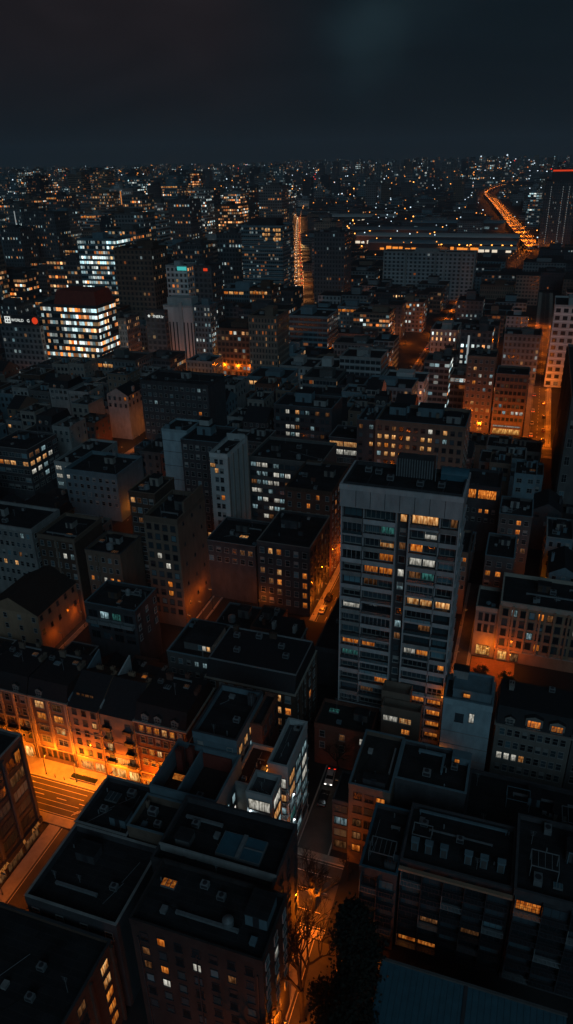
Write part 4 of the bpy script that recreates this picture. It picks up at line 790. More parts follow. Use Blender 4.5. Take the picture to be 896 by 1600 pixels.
R6w = H(0, 'courtyard_building', 'lower stone house with a glowing arched window on the orange courtyard', 'house', -4.9, .9, 163.6, 174, 15.4, 'plaster', ptop='stone', rim='stone'); R6w.wins('F', 3, fl=3.4, w=.9, h=2.2, cells={}, lit=0, zmin=6, kind='k'); R6w.win('F', 2.8, .6, 3.4, 3.0, 's', 'xk')
GA = H(6, 'small_block', 'narrow block with a lit white window beside the alley, right of the tower', 'apartment block', -12.8, -9.3, 182, 196, 20.6, 'plaster_tan', rim='concrete_dark'); GA.wins('F', 3, w=.8, h=1.2, fl=3, cells={(0, 2): 'W', (1, 0): 'c', (2, 0): 'o'}, lit=0, zmin=8, m=.4)
GA2 = H(6, 'small_block', 'small dark house with a pair of bright orange windows beyond the courtyard row', 'house', -4.7, 3.2, 185, 199, 19, 'plaster_grey', rim='paint_blue'); GA2.wins('F', 3, w=1.3, h=1.5, fl=3.1, cells={(0, 1): 'o', (1, 1): 'o'}, lit=0, zmin=8, m=.5); GA2.clutter(3, 6)
GA3 = H(8, 'small_block', 'house with an orange-lit glazed top floor just behind the tower roof', 'house', -14.5, -3.4, 222, 236, 24, 'concrete_dark', ptop='metal_dark'); GA3.win('F', 2.2, 19.4, 2.8, 3.0, 'o', 'xk'); GA3.win('F', 7.2, 19.4, 5.6, 3.0, 'o', 'xk'); GA3.wins('F', 5, w=1, h=1.3, fl=3.2, top=7.5, cells={(2, 0): 'o', (3, 0): 'o'}, lit=.1, codes='om', zmin=8)
GA4 = H(8, 'small_block', 'tall narrow house with a stack of orange windows right of the glazed top floor', 'house', -2.6, 7, 206, 219, 22.5, 'plaster_grey', rim='paint_blue'); GA4.wins('F', 4, w=1.2, h=1.4, fl=3.1, cells={(2, 0): 'o', (2, 1): 'o', (2, 2): 'm', (3, 3): 'm'}, lit=0, zmin=6); GA4.clutter(3, 16)
# ---- centre and left middle distance ---------------------------------------------
MS = H(2, 'mansard_block', 'brown block with a slanting mansard top and warm windows, left of the tower', 'apartment block', -58, -37.8, 112.5, 128, 19.4, 'brick_brown', top='mansard', ptop='stone'); LANDM.append(('the slant-topped brown block', -45, 120, 20))
MS.wins('F', 9, fl=3.2, w=1.2, h=1.7, cells={(6, 0): 'o', (7, 0): 'w', (6, 1): 'w', (7, 1): 'w', (8, 1): 'o', (7, 2): 'm'}, lit=.03, zmin=4); MS.wins('R', 5, fl=3.3, w=1.2, h=1.8, lit=.12, codes='mo', zmin=2); MS.piers('R', (.3, 3.8, 7.7, 11.6, 15.2), .5, .45, mat='brick_brown'); MS.win('R', 2.6, 1, 2.6, 2.2, 'o', 'k')
for x_, y_ in ((-7, 3), (-2, 4), (4, 2), (6, -1), (-5, -2)): MS.ac(x_, y_, z=MS.zr+MS.mh, k=1.1)
MS.chim(-8, 5, 1, 1, 1.6, z=MS.zr+MS.mh); MS.chim(1, 5, 1.6, .7, 1.4, z=MS.zr+MS.mh)
b = MB(); b.ring(-MS.hw+.1, MS.hw-.1, -MS.hd+1.6, MS.hd-1.6, 0, .35, .2); b.build('coping', 'metal_grey', MS.root, (0, 0, MS.zr+MS.mh))
AT = H(14, 'attic_house', 'dark house with a bluish roof edge light and small white attic windows, left of centre', 'house', -70, -59.3, 117.5, 131, 20, 'plaster_grey', par=.6, rim='paint_blue'); AT.wins('F', 5, fl=3.1, w=.9, h=1.2, cells={(4, 0): 'c', (3, 0): 'c'}, lit=0, zmin=14)
b = MB(); b.box(-3.4, 3.4, -4.4, 4, 0, 2.0); b.box(-3.6, 3.6, -4.6, 4.2, 2.0, 2.15, 1); ob = b.build('attic_room', ['plaster_grey', 'bitumen'], AT.root, (1.1, .4, AT.zr))
for i, c in enumerate('pWw'): put('window', winmesh(.8, 1.2, '', c), ob, (.6+i*1.05, -4.4, .45))
b = MB(); b.box(-.05, .05, -5.4, 5.4, 0, .07); b.build('light_strip', 'sign_white', AT.root, (5.0, 0, 20.12))
L1 = H(5, 'gabled_house', 'ochre-walled house with small windows glowing orange from the lane below, left', 'house', -131, -114.6, 129, 150, 13.2, 'plaster_warm', top='gablev', roof='tile_dark'); L1.wins('R', 6, fl=4.4, w=.9, h=1.3, lit=0, zmin=3, kind='k'); L1.wins('F', 4, fl=3.4, w=1, h=1.4, lit=0, zmin=3); LANDM.append(('the ochre house by the lane', -118, 140, 13))
L2 = H(8, 'balcony_house', 'dark house with glazed top-floor balcony and cool lights, left of centre', 'house', -99, -84.6, 129, 140, 20.5, 'concrete_dark', par=1, rim='paint_blue'); L2.wins('F', 4, fl=3.2, w=2.4, h=2.0, cells={(1, 0): 'c', (2, 0): 't'}, lit=0, zmin=10, kind='k'); L2.wins('R', 3, zmin=10, lit=0); L2.clutter(5, 4)
for c in range(4): b = MB(); b.box(-1.6, 1.6, -1.3, 0, -.12, 0); b.ring(-1.6, 1.6, -1.3, 0, 0, .95, .05, 1); b.build('balcony', ['concrete', 'metal_grey'], L2.root, L2.at('F', 2.1+c*3.4, 15.4))
L3 = H(6, 'apartment_block', 'grey rendered block with warm and pale windows at the left edge', 'apartment block', -152, -126.2, 146.5, 160, 28.4, 'concrete', rim='concrete'); L3.wins('F', 13, fl=3.1, w=1.0, h=1.4, cells={(7, 3): 'w', (9, 3): 'w', (8, 6): 'W', (10, 2): 'm', (11, 0): 'c'}, lit=.02, zmin=8, m=1); L3.clutter(6, 7); L3.wins('R', 4, zmin=10, lit=.03)
L4 = H(8, 'townhouse', 'narrow old townhouse with many small windows between the grey block and the twin-gabled block, left', 'townhouse', -125, -112.8, 147, 161, 27, 'brick_brown', ptop='plaster_tan', rim='plaster_tan'); L4.wins('F', 5, fl=3.2, w=1.0, h=1.5, cells={(1, 3): 'o', (3, 5): 'm', (3, 1): 'W', (4, 1): 'c'}, lit=.04, zmin=8); L4.piers('F', (6.1, 12), .5, .35, mat='plaster_tan'); L4.clutter(3, 9)
L5 = H(8, 'apartment_block', 'tan block with a lit orange side wall and four small orange windows, left', 'apartment block', -109.8, -98.8, 147, 158.6, 24.5, 'plaster_tan', par=1, rim='concrete_dark'); LANDM.append(('the tan block with an orange side wall', -104, 152, 24)); L5.wins('F', 5, fl=3.15, w=.9, h=1.3, cells={(3, 2): 'o', (4, 2): 'o', (3, 3): 'o', (4, 3): 'o', (0, 2): 'o', (2, 2): 'W', (0, 4): 'o'}, lit=0, zmin=5); L5.clutter(4, 12); L5.piers('F', (3.6,), .4, .3)
M3 = H(9, 'brick_tower', 'tall brown brick block with one bright window at its top left corner', 'apartment block', -101.9, -93.7, 160, 172, 37.5, 'brick_brown', rim='plaster_tan'); LANDM.append(('the tall brown brick block', -98, 165, 37)); M3.wins('F', 4, fl=3.1, w=1.25, h=1.5, cells={(0, 0): 'w', (3, 9): 'm', (1, 2): 'm', (2, 2): 'm', (3, 7): 'o'}, lit=.04, codes='m', zmin=3, m=.6); M3.clutter(4, 5)
M3b = H(13, 'wing_block', 'block with a ladder of square windows and a huge blank side wall glowing orange', 'apartment block', -93.5, -83.4, 152.5, 170, 34.5, 'plaster_tan', par=1.2, rim='plaster_tan'); LANDM.append(('the huge blank side wall', -86, 160, 34)); M3b.wins('F', 4, fl=2.95, w=1.3, h=1.6, cells={(2, 4): 'W', (1, 3): 'W', (2, 6): 'o', (2, 7): 'o'}, lit=.0, zmin=3, m=.8, kind='k'); M3b.wins('R', 3, fl=6.3, w=.6, h=.9, cells={(0, 4): 'o'}, lit=0, zmin=5, kind='k', m=3)
b = MB(); b.box(-.3, .3, -6, 6, 0, 3.2); b.build('gable_wall', 'plaster_tan', M3b.root, (M3b.hw-.3, 2, 34.5)); M3b.clutter(3, 15)
WA = H(6, 'blank_slab', 'pale blank-walled slab block with ragged roofline, left of the white window stack', 'apartment block', -112.4, -103.2, 201, 212, 41, 'pale_render', par=.6); LANDM.append(('the pale blank slab', -107, 206, 41))
for z in (18, 23, 28, 33, 37): b = MB(); b.box(-4.6, 4.6, -.05, 0, 0, .14); b.build('floor_joint', 'concrete_dark', WA.root, WA.at('F', 4.6, z))
WA.chim(-3, -4, 1.4, .8, 1.8, mat='paint_blue'); WA.chim(1, -4, 1.8, .8, 1.2, mat='paint_blue')
WM_ = H(10, 'recessed_block', 'dark recessed block with a rounded roof house, between the blank slab and white stack', 'apartment block', -103, -89.4, 196, 211, 40, 'concrete_dark', rim='paint_blue'); WM_.wins('F', 6, fl=3.1, w=1.1, h=1.5, cells={(i, 10): 'w' for i in range(6)}, lit=.03, codes='p', zmin=3, m=.8); WM_.hut(-2, 2, 5, 4, 3, 'paint_blue'); WM_.hut(-2, 2, 3.4, 3, 5, 'paint_white')
WC = H(3, 'white_stack', 'white narrow block with a stack of small lit windows and an orange-brown side wall', 'apartment block', -89.2, -83.2, 187.5, 204, 40, 'white_render', par=1.1, rim='paint_white'); LANDM.append(('the white narrow block', -86, 195, 40)); WC.wins('F', 2, fl=3.0, w=1.1, h=1.5, cells={(0, 1): 'w', (1, 4): 'o', (0, 8): 'W', (1, 8): 'W', (1, 9): 'W'}, lit=.1, codes='Wc', zmin=4, m=1.6); WC.win('F', 1.0, 35.4, 1.6, 1.2, 'w', 'k'); WC.piers('R', (.3, 4, 8, 12, 16.2), .7, .3, mat='plaster'); WC.clutter(2, 4)
b = MB(); b.box(-3.2, 3.2, -.1, .1, 0, 2.4); b.build('parapet_wall', 'paint_white', WC.root, (0, WC.hd-2, WC.zr))
OF = H(5, 'office_block', 'grey office block with bands of cool white lit windows, centre left', 'office block', -86, -60.6, 212, 232, 29.8, 'plaster_grey', par=1, rim='plaster'); LANDM.append(('the cool-lit grey office block', -73, 220, 30)); OF.wins('F', 12, fl=3.2, w=1.8, h=1.5, cells={(11, 1): 'W', (10, 1): 'W', (9, 1): 'c', (2, 4): 'W', (7, 4): 'W', (8, 4): 'W', (4, 7): 'o', (5, 7): 'm'}, lit=.55, codes='ccWWWcpm', zmin=2, m=.6, kind='k'); OF.piers('F', [i*4.2 for i in range(7)], .35, .25); OF.clutter(6, 31)
BS = H(2, 'bright_block', 'block with two full-width strips of white lit windows, centre', 'office block', -69, -57.4, 252, 266, 24.4, 'concrete_dark', rim='metal_grey'); LANDM.append(('the white-strip office', -63, 258, 24))
for r, c in enumerate('wWdpWm'): BS.win('F', 3.1, 21.0-r*3.3, 5.2, 1.9, c, 'x'); BS.win('F', 8.6, 21.0-r*3.3, 5.0, 1.9, 'wWpdcp'[r], 'x')
CL = H(3, 'cool_block', 'block whose left bay glows with cool white windows, behind the grey office block', 'office block', -96.5, -72, 267, 284, 30.5, 'concrete_dark', rim='paint_blue'); CL.wins('F', 11, fl=3.2, w=1.5, h=1.6, cells={(2, 0): 'W', (4, 0): 'w', (2, 2): 'W', (3, 2): 'W', (2, 3): 'W', (3, 3): 'c', (4, 3): 'W', (4, 2): 'm', (6, 0): 'c', (7, 2): 'c'}, lit=.12, codes='cWm', zmin=4, kind='k'); CL.hut(-2, 2, 7, 5, 4, 'paint_blue'); CL.hut(6, -2, 5, 4, 2.4, 'concrete'); CL.clutter(4, 3)
WR = H(4, 'grid_block', 'brownish block with a grid of square windows, several glowing warm, above the tower roof', 'apartment block', -49.8, -17.8, 246, 266, 35, 'plaster_tan', par=1.2, rim='paint_blue'); LANDM.append(('the warm-windowed brown block', -34, 255, 35))
WR.wins('F', 12, fl=3.3, w=1.35, h=1.6, cells={(0, 1): 'w', (1, 1): 'w', (2, 1): 'w', (0, 2): 'w', (1, 2): 'o', (2, 2): 'w', (0, 3): 'c', (1, 3): 'w', (2, 3): 'w', (7, 0): 'W', (7, 1): 'w', (7, 2): 'w', (6, 1): 'w', (6, 2): 'w', (4, 1): 'w', (4, 2): 'm', (9, 0): 'w', (9, 1): 'c', (7, 3): 'm', (2, 0): 'm', (5, 0): 'p'}, lit=0, zmin=6, m=1, kind='k'); WR.hut(-10, 3, 6, 5, 3, 'paint_blue'); WR.hut(2, 4, 9, 6, 3.4, 'paint_blue'); WR.hut(11, -1, 5, 6, 2.6, 'concrete'); WR.clutter(6, 55); WR.wins('R', 4, fl=3.3, lit=.15, codes='oo', zmin=10)
WL = H(4, 'dark_wing', 'dark narrow wing with two warm windows joined left of the warm grid block', 'apartment block', -57, -50, 247.5, 264, 34, 'concrete_dark', rim='paint_blue'); WL.wins('F', 2, fl=3.3, w=1.3, h=1.6, cells={(0, 0): 'm', (1, 0): 'c', (1, 2): 'w'}, lit=0, zmin=6, kind='k'); WL.clutter(3, 8)
CB = H(2, 'corner_block', 'dark corner block with warm windows stepping down to the orange lane, left of the tower', 'apartment block', -67, -51.2, 168, 189, 22.8, 'concrete_dark', rim='plaster'); LANDM.append(('the dark corner block by the orange lane', -58, 178, 23)); CB.wins('F', 6, fl=3.3, w=1.25, h=1.7, cells={(1, 0): 'w', (2, 0): 'o', (2, 2): 'w', (2, 3): 'o', (1, 3): 'm', (2, 4): 'm', (0, 2): 'm', (5, 2): 'o', (5, 3): 'o', (5, 4): 'o', (5, 5): 'o'}, lit=0, zmin=1); CB.wins('R', 6, fl=3.3, w=1.4, h=1.8, lit=.15, codes='mo', zmin=1, kind='k'); CB.hut(-2, 3, 5, 4, 2.6, 'concrete_dark'); CB.clutter(3, 44)
BR = H(2, 'brick_block', 'tall reddish brick block along the orange lane just left of the tower', 'apartment block', -66, -51.2, 191, 214, 30, 'brick_red', ptop='brick_brown'); BR.wins('R', 7, fl=3.1, w=1.0, h=1.4, lit=.18, codes='moW', zmin=1); BR.wins('F', 5, fl=3.1, lit=.08, zmin=20); BR.clutter(5, 46)
DK = H(2, 'low_roof', 'low black-roofed building in the shade between the orange lane and the tower', 'building', -41.5, -33.2, 140, 200, 11.5, 'concrete_dark'); DK.clutter(5, 71); DK.skylight(1, -18, 2.4, 3); DK.hut(-1, 8, 3, 4, 2.2); DK.hut(1.5, 22, 3, 3, 1.8)
AW = H(10, 'awning_house', 'dark house with a small warm roof window and reddish panes, left of the corner block', 'house', -84, -68.4, 170, 186, 19.5, 'concrete_dark', rim='metal_grey'); AW.skylight(2, -2, 2.6, 1.4, lit='lit_warm'); AW.wins('F', 6, fl=3.2, w=1.3, h=1.5, cells={(4, 0): 'm', (5, 0): 'm'}, lit=0, zmin=10); AW.clutter(4, 61)
# left middle buildings by the curved lane
LB = H(3, 'corner_office', 'dark corner building with a ribbon of warm windows wrapping its rounded corner, left', 'office building', -196, -178, 213, 232, 22, 'concrete_dark', rim='concrete'); LB.wins('F', 6, fl=3.4, w=2.3, h=1.7, cells={(1, 1): 'o', (2, 1): 'w', (3, 1): 'w', (4, 1): 'p', (5, 1): 'w'}, lit=0, zmin=3, m=.6); LB.wins('R', 5, fl=3.4, w=2.4, h=1.7, cells={(0, 1): 'w', (1, 1): 'w', (2, 1): 'w', (0, 2): 'W', (1, 2): 'W', (2, 2): 'c', (0, 0): 'm', (1, 0): 'm'}, lit=.2, codes='Wc', zmin=3, m=.6); LB.clutter(4, 13)
LC = H(2, 'terrace_office', 'pale low office with stacked white windows and a lit ramp canopy, left', 'office building', -176, -163, 225, 252, 13, 'paint_white', rim='paint_white'); LC.wins('F', 3, fl=3.5, w=2.6, h=1.6, cells={(0, 0): 'W', (1, 0): 'W', (0, 1): 'W', (1, 1): 'W', (0, 2): 'c'}, lit=0, zmin=1, m=.6); LC.wins('R', 7, fl=3.5, w=2.4, h=1.4, cells={(0, 1): 'o', (1, 1): 'w', (2, 1): 'w', (3, 1): 'w'}, lit=.0, zmin=1); LANDM.append(('the pale low office', -170, 238, 13)); LC.clutter(3, 14)
LD = H(2, 'flat_teal_block', 'block with a broad teal-grey walled roof, in front of the pale low office', 'office building', -158, -136, 207, 226, 19, 'paint_blue', rim='paint_blue', par=1.4); LD.wins('F', 8, w=1.2, h=1.4, lit=.06, zmin=6); LD.clutter(5, 33)
LE = H(10, 'dark_slab', 'broad dark slab with few lights, behind the blank slab on the left', 'apartment block', -158, -126, 268, 286, 36, 'concrete_dark', par=1.1); LE.wins('F', 12, fl=3.4, w=1.3, h=1.4, lit=.05, codes='co', zmin=10, m=1); LE.clutter(6, 34); LANDM.append(('the broad dark slab', -140, 275, 36))
# right: houses by the bright crossing, dark tower at the edge
RT = H(0, 'lane_block', 'mid-rise block with cool top windows and a lit orange shopfront at the crossing, right', 'apartment block', -13.2, 1.2, 341, 356, 29.5, 'plaster_tan', rim='paint_blue'); LANDM.append(('the block with the orange shopfront', -6, 348, 30)); RT.wins('F', 7, fl=3.2, w=1.3, h=1.5, cells={(1, 4): 'c', (2, 5): 'c', (4, 5): 'W', (5, 5): 'W', (6, 5): 'W', (2, 1): 'm'}, lit=.06, codes='cm', zmin=6, m=.7, kind='k'); RT.win('F', 7.2, 3.9, 12.5, .7, 'W', 'k'); RT.win('F', 7.2, .4, 12.5, 2.6, 's', 'k'); RT.wins('R', 4, fl=3.2, lit=.2, codes='oc', zmin=5)
RT3 = H(0, 'brown_block', 'plain brown tower block with scattered warm windows, left of the orange shopfront', 'apartment block', -27, -14, 341, 356, 37, 'plaster_tan'); RT3.wins('F', 5, fl=3.3, w=1.2, h=1.5, cells={(1, 1): 'w', (2, 2): 'W', (4, 2): 'c', (3, 4): 'c', (1, 6): 'w'}, lit=.05, codes='oW', zmin=3); RT3.win('F', 3, 1, 3, 1.6, 'o', ''); RT3.win('F', 8.5, 1, 2, 1.6, 'o', ''); RT3.clutter(4, 3)
R8 = H(3, 'dark_side_tower', 'large dark ribbed tower cut off by the right edge of the picture', 'tower', 15.4, 48, 252, 330, 47, 'plaster_grey', par=1); LANDM.append(('the dark ribbed edge tower', 20, 290, 47)); R8.piers('L', [2+i*5.3 for i in range(15)], .6, .5); R8.wins('L', 14, fl=6.6, w=1.6, h=3.4, lit=.05, codes='mc', zmin=3, m=2.2, kind='k'); R8.wins('F', 6, fl=6.6, w=1.5, h=3, lit=.04, codes='m', zmin=3)
# ---- far landmarks ---------------------------------------------------------------
FAR = []
def FH(px, v, d, name, label, cat, tint, lit, warm, ww=.6, cw=3., ch=3.4, short=None, **k):
    u0, u1, h = fromroof(*px, v); FAR.append((u0, u1, v, v+d, h)); RES.append((u0, u1, v, v+d))
    r = farb(name, label, cat, u0, u1, v, v+d, h, tint, lit, warm, ww, cw, ch, **k)
    if short: LANDM.append((short, (u0+u1)/2, v+d/2, h))
    r['_h'] = h; r['_w'] = (u1-u0)/2; r['_d'] = d/2
    return r
def addbox(r, name, mat, x0, x1, y0, y1, z0, z1): MB().box(x0, x1, y0, y1, z0, z1).build(name, mat, r)
fr = FH((255, 476, 300), 396, 13, 'ribbed_tower', 'pale tower with tall vertical slots and lit side windows, left of centre', 'tower', 'white', .0, .5, .35, 2.4, 40, short='the pale slotted tower', seed=5)
h_, w_, d_ = fr['_h'], fr['_w'], fr['_d']; addbox(fr, 'crown', 'paint_white', -w_+2, w_-1, -d_+2, d_-2, h_-1, h_+4); addbox(fr, 'fin', 'paint_white', w_*.1, w_*.35, -d_-1, -d_, 0, h_+2)
u1r = prj; X0 = (lambda q: q)(0)
wr_u = fr.location
WR2u = FAR[-1][1]
f2 = farb('lit_side_tower', 'slim dark glass tower dotted with cool white windows, joined right of the pale slotted tower', 'tower', WR2u+.2, WR2u+11, 397.5, 409, FAR[-1][4]+.5, 'bluish', .42, .12, .45, 2.2, 3.1, seed=77); FAR.append((WR2u, WR2u+11, 397.5, 409, 43)); RES.append((WR2u, WR2u+11, 396, 410))
FH((326, 511, 396), 405, 30, 'office_block', 'wide brown office block over a brightly lit orange ground floor, left of centre', 'office block', 'brown', .22, .75, .62, 2.6, 3.6, short='the office block over the orange street')
gl = FH((62, 474, 150), 345, 20, 'glass_office', 'glass office block with bright cream lit floors and a dark red slanted crown, upper left', 'office tower', 'dark grey', 1.5, .36, .92, 1.7, 3.5, short='the bright cream-lit glass office', hut=False, seed=31)
h_, w_, d_ = gl['_h'], gl['_w'], gl['_d']; b = MB(); b.frus(-w_*.5, w_-.2, -d_+.3, d_-.3, h_-.2, h_+7, 1.4, 2.2); b.build('slanted_crown', 'copper_red', gl)
tw_ = FH((377, 352, 441), 522, 26, 'banded_tower', 'tall glass tower with horizontal bands and lit top floors, upper centre', 'tower', 'bluish', .14, .45, .8, 1.6, 2.6, short='the tall banded tower', seed=12)
h_, w_, d_ = tw_['_h'], tw_['_w'], tw_['_d']
for i in range(24): 
    z = 4+i*(h_-8)/24; MB().ring(-w_-.25, w_+.25, -d_-.25, d_+.25, z, z+.6, .3).build('band', 'concrete', tw_)
addbox(tw_, 'crown', 'metal_dark', -w_*.7, w_*.6, -d_*.6, d_*.6, h_-.5, h_+4)
for i in range(7):
    for j in range(3):
        if R.random() < .8: x = w_*.05+i*w_*.13; z = h_-4-j*3.1; MB().box(0, w_*.09, -.23, 0, 0, 1.9).build('window', 'lit_warm', tw_, (x, -d_-.1, z))
FH((120, 372, 180), 470, 24, 'office_tower', 'teal glass office tower with ragged rows of white lit windows, upper left', 'office tower', 'bluish', 1.2, .2, .85, 1.8, 3.5, short='the white-lit teal tower', seed=41)
FH((177, 387, 236), 440, 22, 'brown_tower', 'brown tower with orange lights along its top floor, upper left', 'tower', 'brown', .10, .85, .45, 3, 3.3, short='the orange-topped brown tower', seed=42)
te = FH((259, 414, 292), 430, 16, 'sign_tower', 'pale slab tower with a teal lit sign at its top and warm windows, upper left', 'tower', 'white', .22, .85, .5, 3, 3.4, short='the teal sign tower', seed=9)
h_, w_, d_ = te['_h'], te['_w'], te['_d']; b = MB(); b.box(w_*.1, w_*.95, -d_-.5, -d_-.1, h_-3, h_-.8); b.build('sign_board', 'sign_teal', te)
rd = FH((296, 414, 330), 440, 18, 'dark_tower', 'dark tower with a small red sign, right of the teal sign tower', 'tower', 'dark grey', .06, .5, .5, short='the red sign tower', seed=10)
h_, w_, d_ = rd['_h'], rd['_w'], rd['_d']; b = MB(); b.box(w_*.3, w_*.65, -d_-.5, -d_-.1, h_-3.4, h_-1.8); b.build('sign_board', 'sign_red', rd)
FH((338, 364, 376), 560, 22, 'office_tower', 'dark square tower speckled with white windows, left of the banded tower', 'office tower', 'dark grey', .28, .2, .5, 2.6, 3.4, short='the white-speckled dark tower', seed=43)
FH((491, 362, 539), 610, 24, 'ribbed_tower', 'dark ribbed tower right of the bright avenue', 'tower', 'dark grey', .10, .8, .4, 2.6, 3.4, short='the dark tower by the avenue', seed=44)
hc = FH((600, 392, 744), 700, 18, 'slab_block', 'very wide pale slab block with a regular window grid and few lights, upper right', 'apartment block', 'pale grey', .015, .4, .5, 4, 3.4, short='the very wide pale slab', seed=45)
h_, w_, d_ = hc['_h'], hc['_w'], hc['_d']
for x in (-w_, -w_*.5, 0.15*w_, w_*.35, w_*.7, w_-1.2): addbox(hc, 'pier', 'concrete', x, x+1.2, -d_-1, -d_, 0, h_+1)
FH((452, 492, 512), 440, 26, 'round_cornered_block', 'low banded office block with pale floors, below the avenue', 'office block', 'bluish', .10, .4, .9, 3, 3.0, short='the low banded office', seed=46)
FH((789, 521, 846), 432, 18, 'grid_block', 'block with a tight grid of white and orange lit windows beside the right-hand street', 'apartment block', 'grey', .35, .5, .5, 2.6, 3.5, short='the tight-grid lit block', seed=47)
FH((868, 476, 930), 430, 30, 'pale_corner_block', 'pale corner block with large dark windows at the right edge', 'apartment block', 'white', .04, .3, .6, 4, 4, short='the pale corner block', seed=48)
FH((404, 290, 440), 1000, 30, 'crown_tower', 'tall tower with pale blue crown and gold-lit panel, upper centre', 'tower', 'grey', .2, .9, .6, 3.4, 3.6, short='the gold-panelled tower', seed=50)
FH((340, 320, 374), 900, 30, 'lit_tower', 'tower with orange-lit upper floors, upper centre left', 'tower', 'brown', .9, .9, .75, 2.6, 3.6, short='the orange upper-floor tower', seed=51)
FH((262, 312, 296), 800, 30, 'lit_tower', 'tower with a bright orange vertical strip on its side, upper left', 'tower', 'dark grey', .25, .45, .5, 3.4, 3.6, short='the orange-strip tower', seed=52)
FH((36, 332, 84), 640, 24, 'dark_tower', 'broad dark tower with overhanging roof, far left', 'tower', 'dark grey', .22, .5, .3, 3, 3.4, short='the broad overhanging tower', seed=53)
FH((0, 356, 30), 600, 24, 'dark_tower', 'dark ribbed tower with white lights at the far left edge', 'tower', 'dark grey', .2, .4, .35, 3, 3.4, seed=54)
FH((60, 330, 104), 760, 26, 'dark_tower', 'slender bluish tower speckled with white lights, far left', 'tower', 'bluish', .26, .35, .4, 3, 3.4, seed=55)
FH((72, 405, 124), 520, 22, 'office_block', 'office block with cream lit upper windows above the bright glass office', 'office block', 'dark grey', .5, .85, .7, 3, 3.6, seed=56)
sg = FH((0, 506, 62), 352, 18, 'sign_building', 'grey building carrying a white lettered rooftop sign with a red roundel, left edge', 'office building', 'grey', .12, .2, .5, 3, 3.3, short='the rooftop lettered sign', seed=57)
bt = FH((853, 282, 905), 1150, 42, 'red_sign_tower', 'black skyscraper with a glowing red sign on top and thin vertical light lines, upper right', 'skyscraper', 'dark grey', .08, .4, .3, 3, 3.6, short='the black red-sign skyscraper', hut=False, seed=60)
h_, w_, d_ = bt['_h'], bt['_w'], bt['_d']; addbox(bt, 'crown', 'metal_dark', -w_*.65, w_*.7, -d_*.6, d_*.6, h_-.5, h_+14)
b = MB(); b.box(-w_*.62, w_*.66, -d_*.6-.8, -d_*.6-.1, h_+11, h_+13); b.build('sign_board', 'sign_red', bt)
for x, c in ((-w_*.6, 'strip_white'), (w_*.12, 'strip_white'), (w_*.5, 'strip_white')):
    b = MB()
    for i in range(26): b.box(x, x+.5, -d_-.6, -d_-.1, 6+i*(h_-12)/26, 7.2+i*(h_-12)/26)
    b.build('facade_light', c, bt)
FH((826, 300, 848), 1500, 40, 'dark_tower', 'grey-blue glass tower left of the black red-sign skyscraper', 'tower', 'bluish', .3, .2, .8, 5, 4, short='the glass tower by the skyscraper', seed=61)
for px, py, v, hh in ((752, 238, 5200, 0), (793, 236, 4700, 0)):
    u0, u1, h = fromroof(px-2.2, py+8, px+2.2, v); r = empty('spire_tower', (u0+u1)/2, v, 'slender lit spire tower on the horizon, %s of two' % ('left' if px < 770 else 'right'), 'tower')
    f = FB(); f.blk(-9, 9, -9, 9, 0, h, TINTS['grey'], (.5, .2, .7), 8, 8, (0, 0), seed=3); put('wall', f.mesh('wall'), r); b = MB(); b.cone(0, 0, h, h+38, 4, .8, 6); b.build('spire', 'metal_grey', r); b = MB(); b.box(-3.5, 3.5, -3.5, 3.5, h+2, h+9); b.build('beacon', 'far_white', r); FAR.append((u0, u1, v, v+20, h))
# rooftop letters of the sign building
h_, w_, d_ = sg['_h'], sg['_w'], sg['_d']
b = MB(); b.box(-w_*.75, w_*.95, -.2, .2, 0, 5.6)
for x in (-w_*.6, 0, w_*.7): b.box(x-.2, x+.2, .2, 2.4, 0, .3)
b.build('sign_board', 'metal_dark', sg, (0, -d_+.6, h_))
text('WORLD', 2.3, 'sign_white', sg, (-w_*.08, -d_+.3, h_+2.5), (math.pi/2, 0, 0)); text('G', 2.5, 'sign_white', sg, (w_*.46, -d_+.3, h_+2.5), (math.pi/2, 0, 0))
b = MB(); b.ring(-1.9, 1.9, -1.9, 1.9, 0, .2, .5); b.box(-.3, .3, -1.2, 1.2, .01, .25); b.box(-1.2, 1.2, -.3, .3, .02, .22); o = b.build('sign_emblem', 'sign_white', sg, (-w_*.56, -d_+.1, h_+2.7)); o.rotation_euler = (math.pi/2, 0, 0)
b = MB(); b.cone(0, 0, 0, .3, 1.9, 1.9, 20); o = b.build('sign_roundel', 'sign_red', sg, (w_*.80, -d_+.3, h_+2.8)); o.rotation_euler = (math.pi/2, 0, 0)
# star sign left of the slotted tower
u, v = uvpx(236, 500, 0); k = 380/v; hz_ = CH*(1-k); u0, u1, h = fromroof(226, 484, 257, 380)
r = farb('sign_block', 'dark block with a small white star sign, left of the pale slotted tower', 'office block', u0, u1, 380, 384, h, 'dark grey', .05, .5, hut=False); RES.append((u0, u1, 380, 384)); FAR.append((u0, u1, 380, 384, h))
text('7NER', 2.2, 'sign_white', r, (1.2, -2.2, h-3.6), (math.pi/2, 0, 0)); text('Ir', 2.2, 'sign_white', r, (5.0, -2.2, h-3.6), (math.pi/2, 0, 0))
b = MB()
for i in range(5):
    t = math.pi/2+i*2*math.pi/5; b.tri((0, 0, .0), (.45*math.cos(t-.63), .45*math.sin(t-.63), 0), (1.1*math.cos(t), 1.1*math.sin(t), 0)); b.tri((0, 0, 0), (1.1*math.cos(t), 1.1*math.sin(t), 0), (.45*math.cos(t+.63), .45*math.sin(t+.63), 0))
o = b.build('sign_star', 'sign_white', r, (-3.8, -2.15, h-3.4)); o.rotation_euler = (math.pi/2, 0, 0)
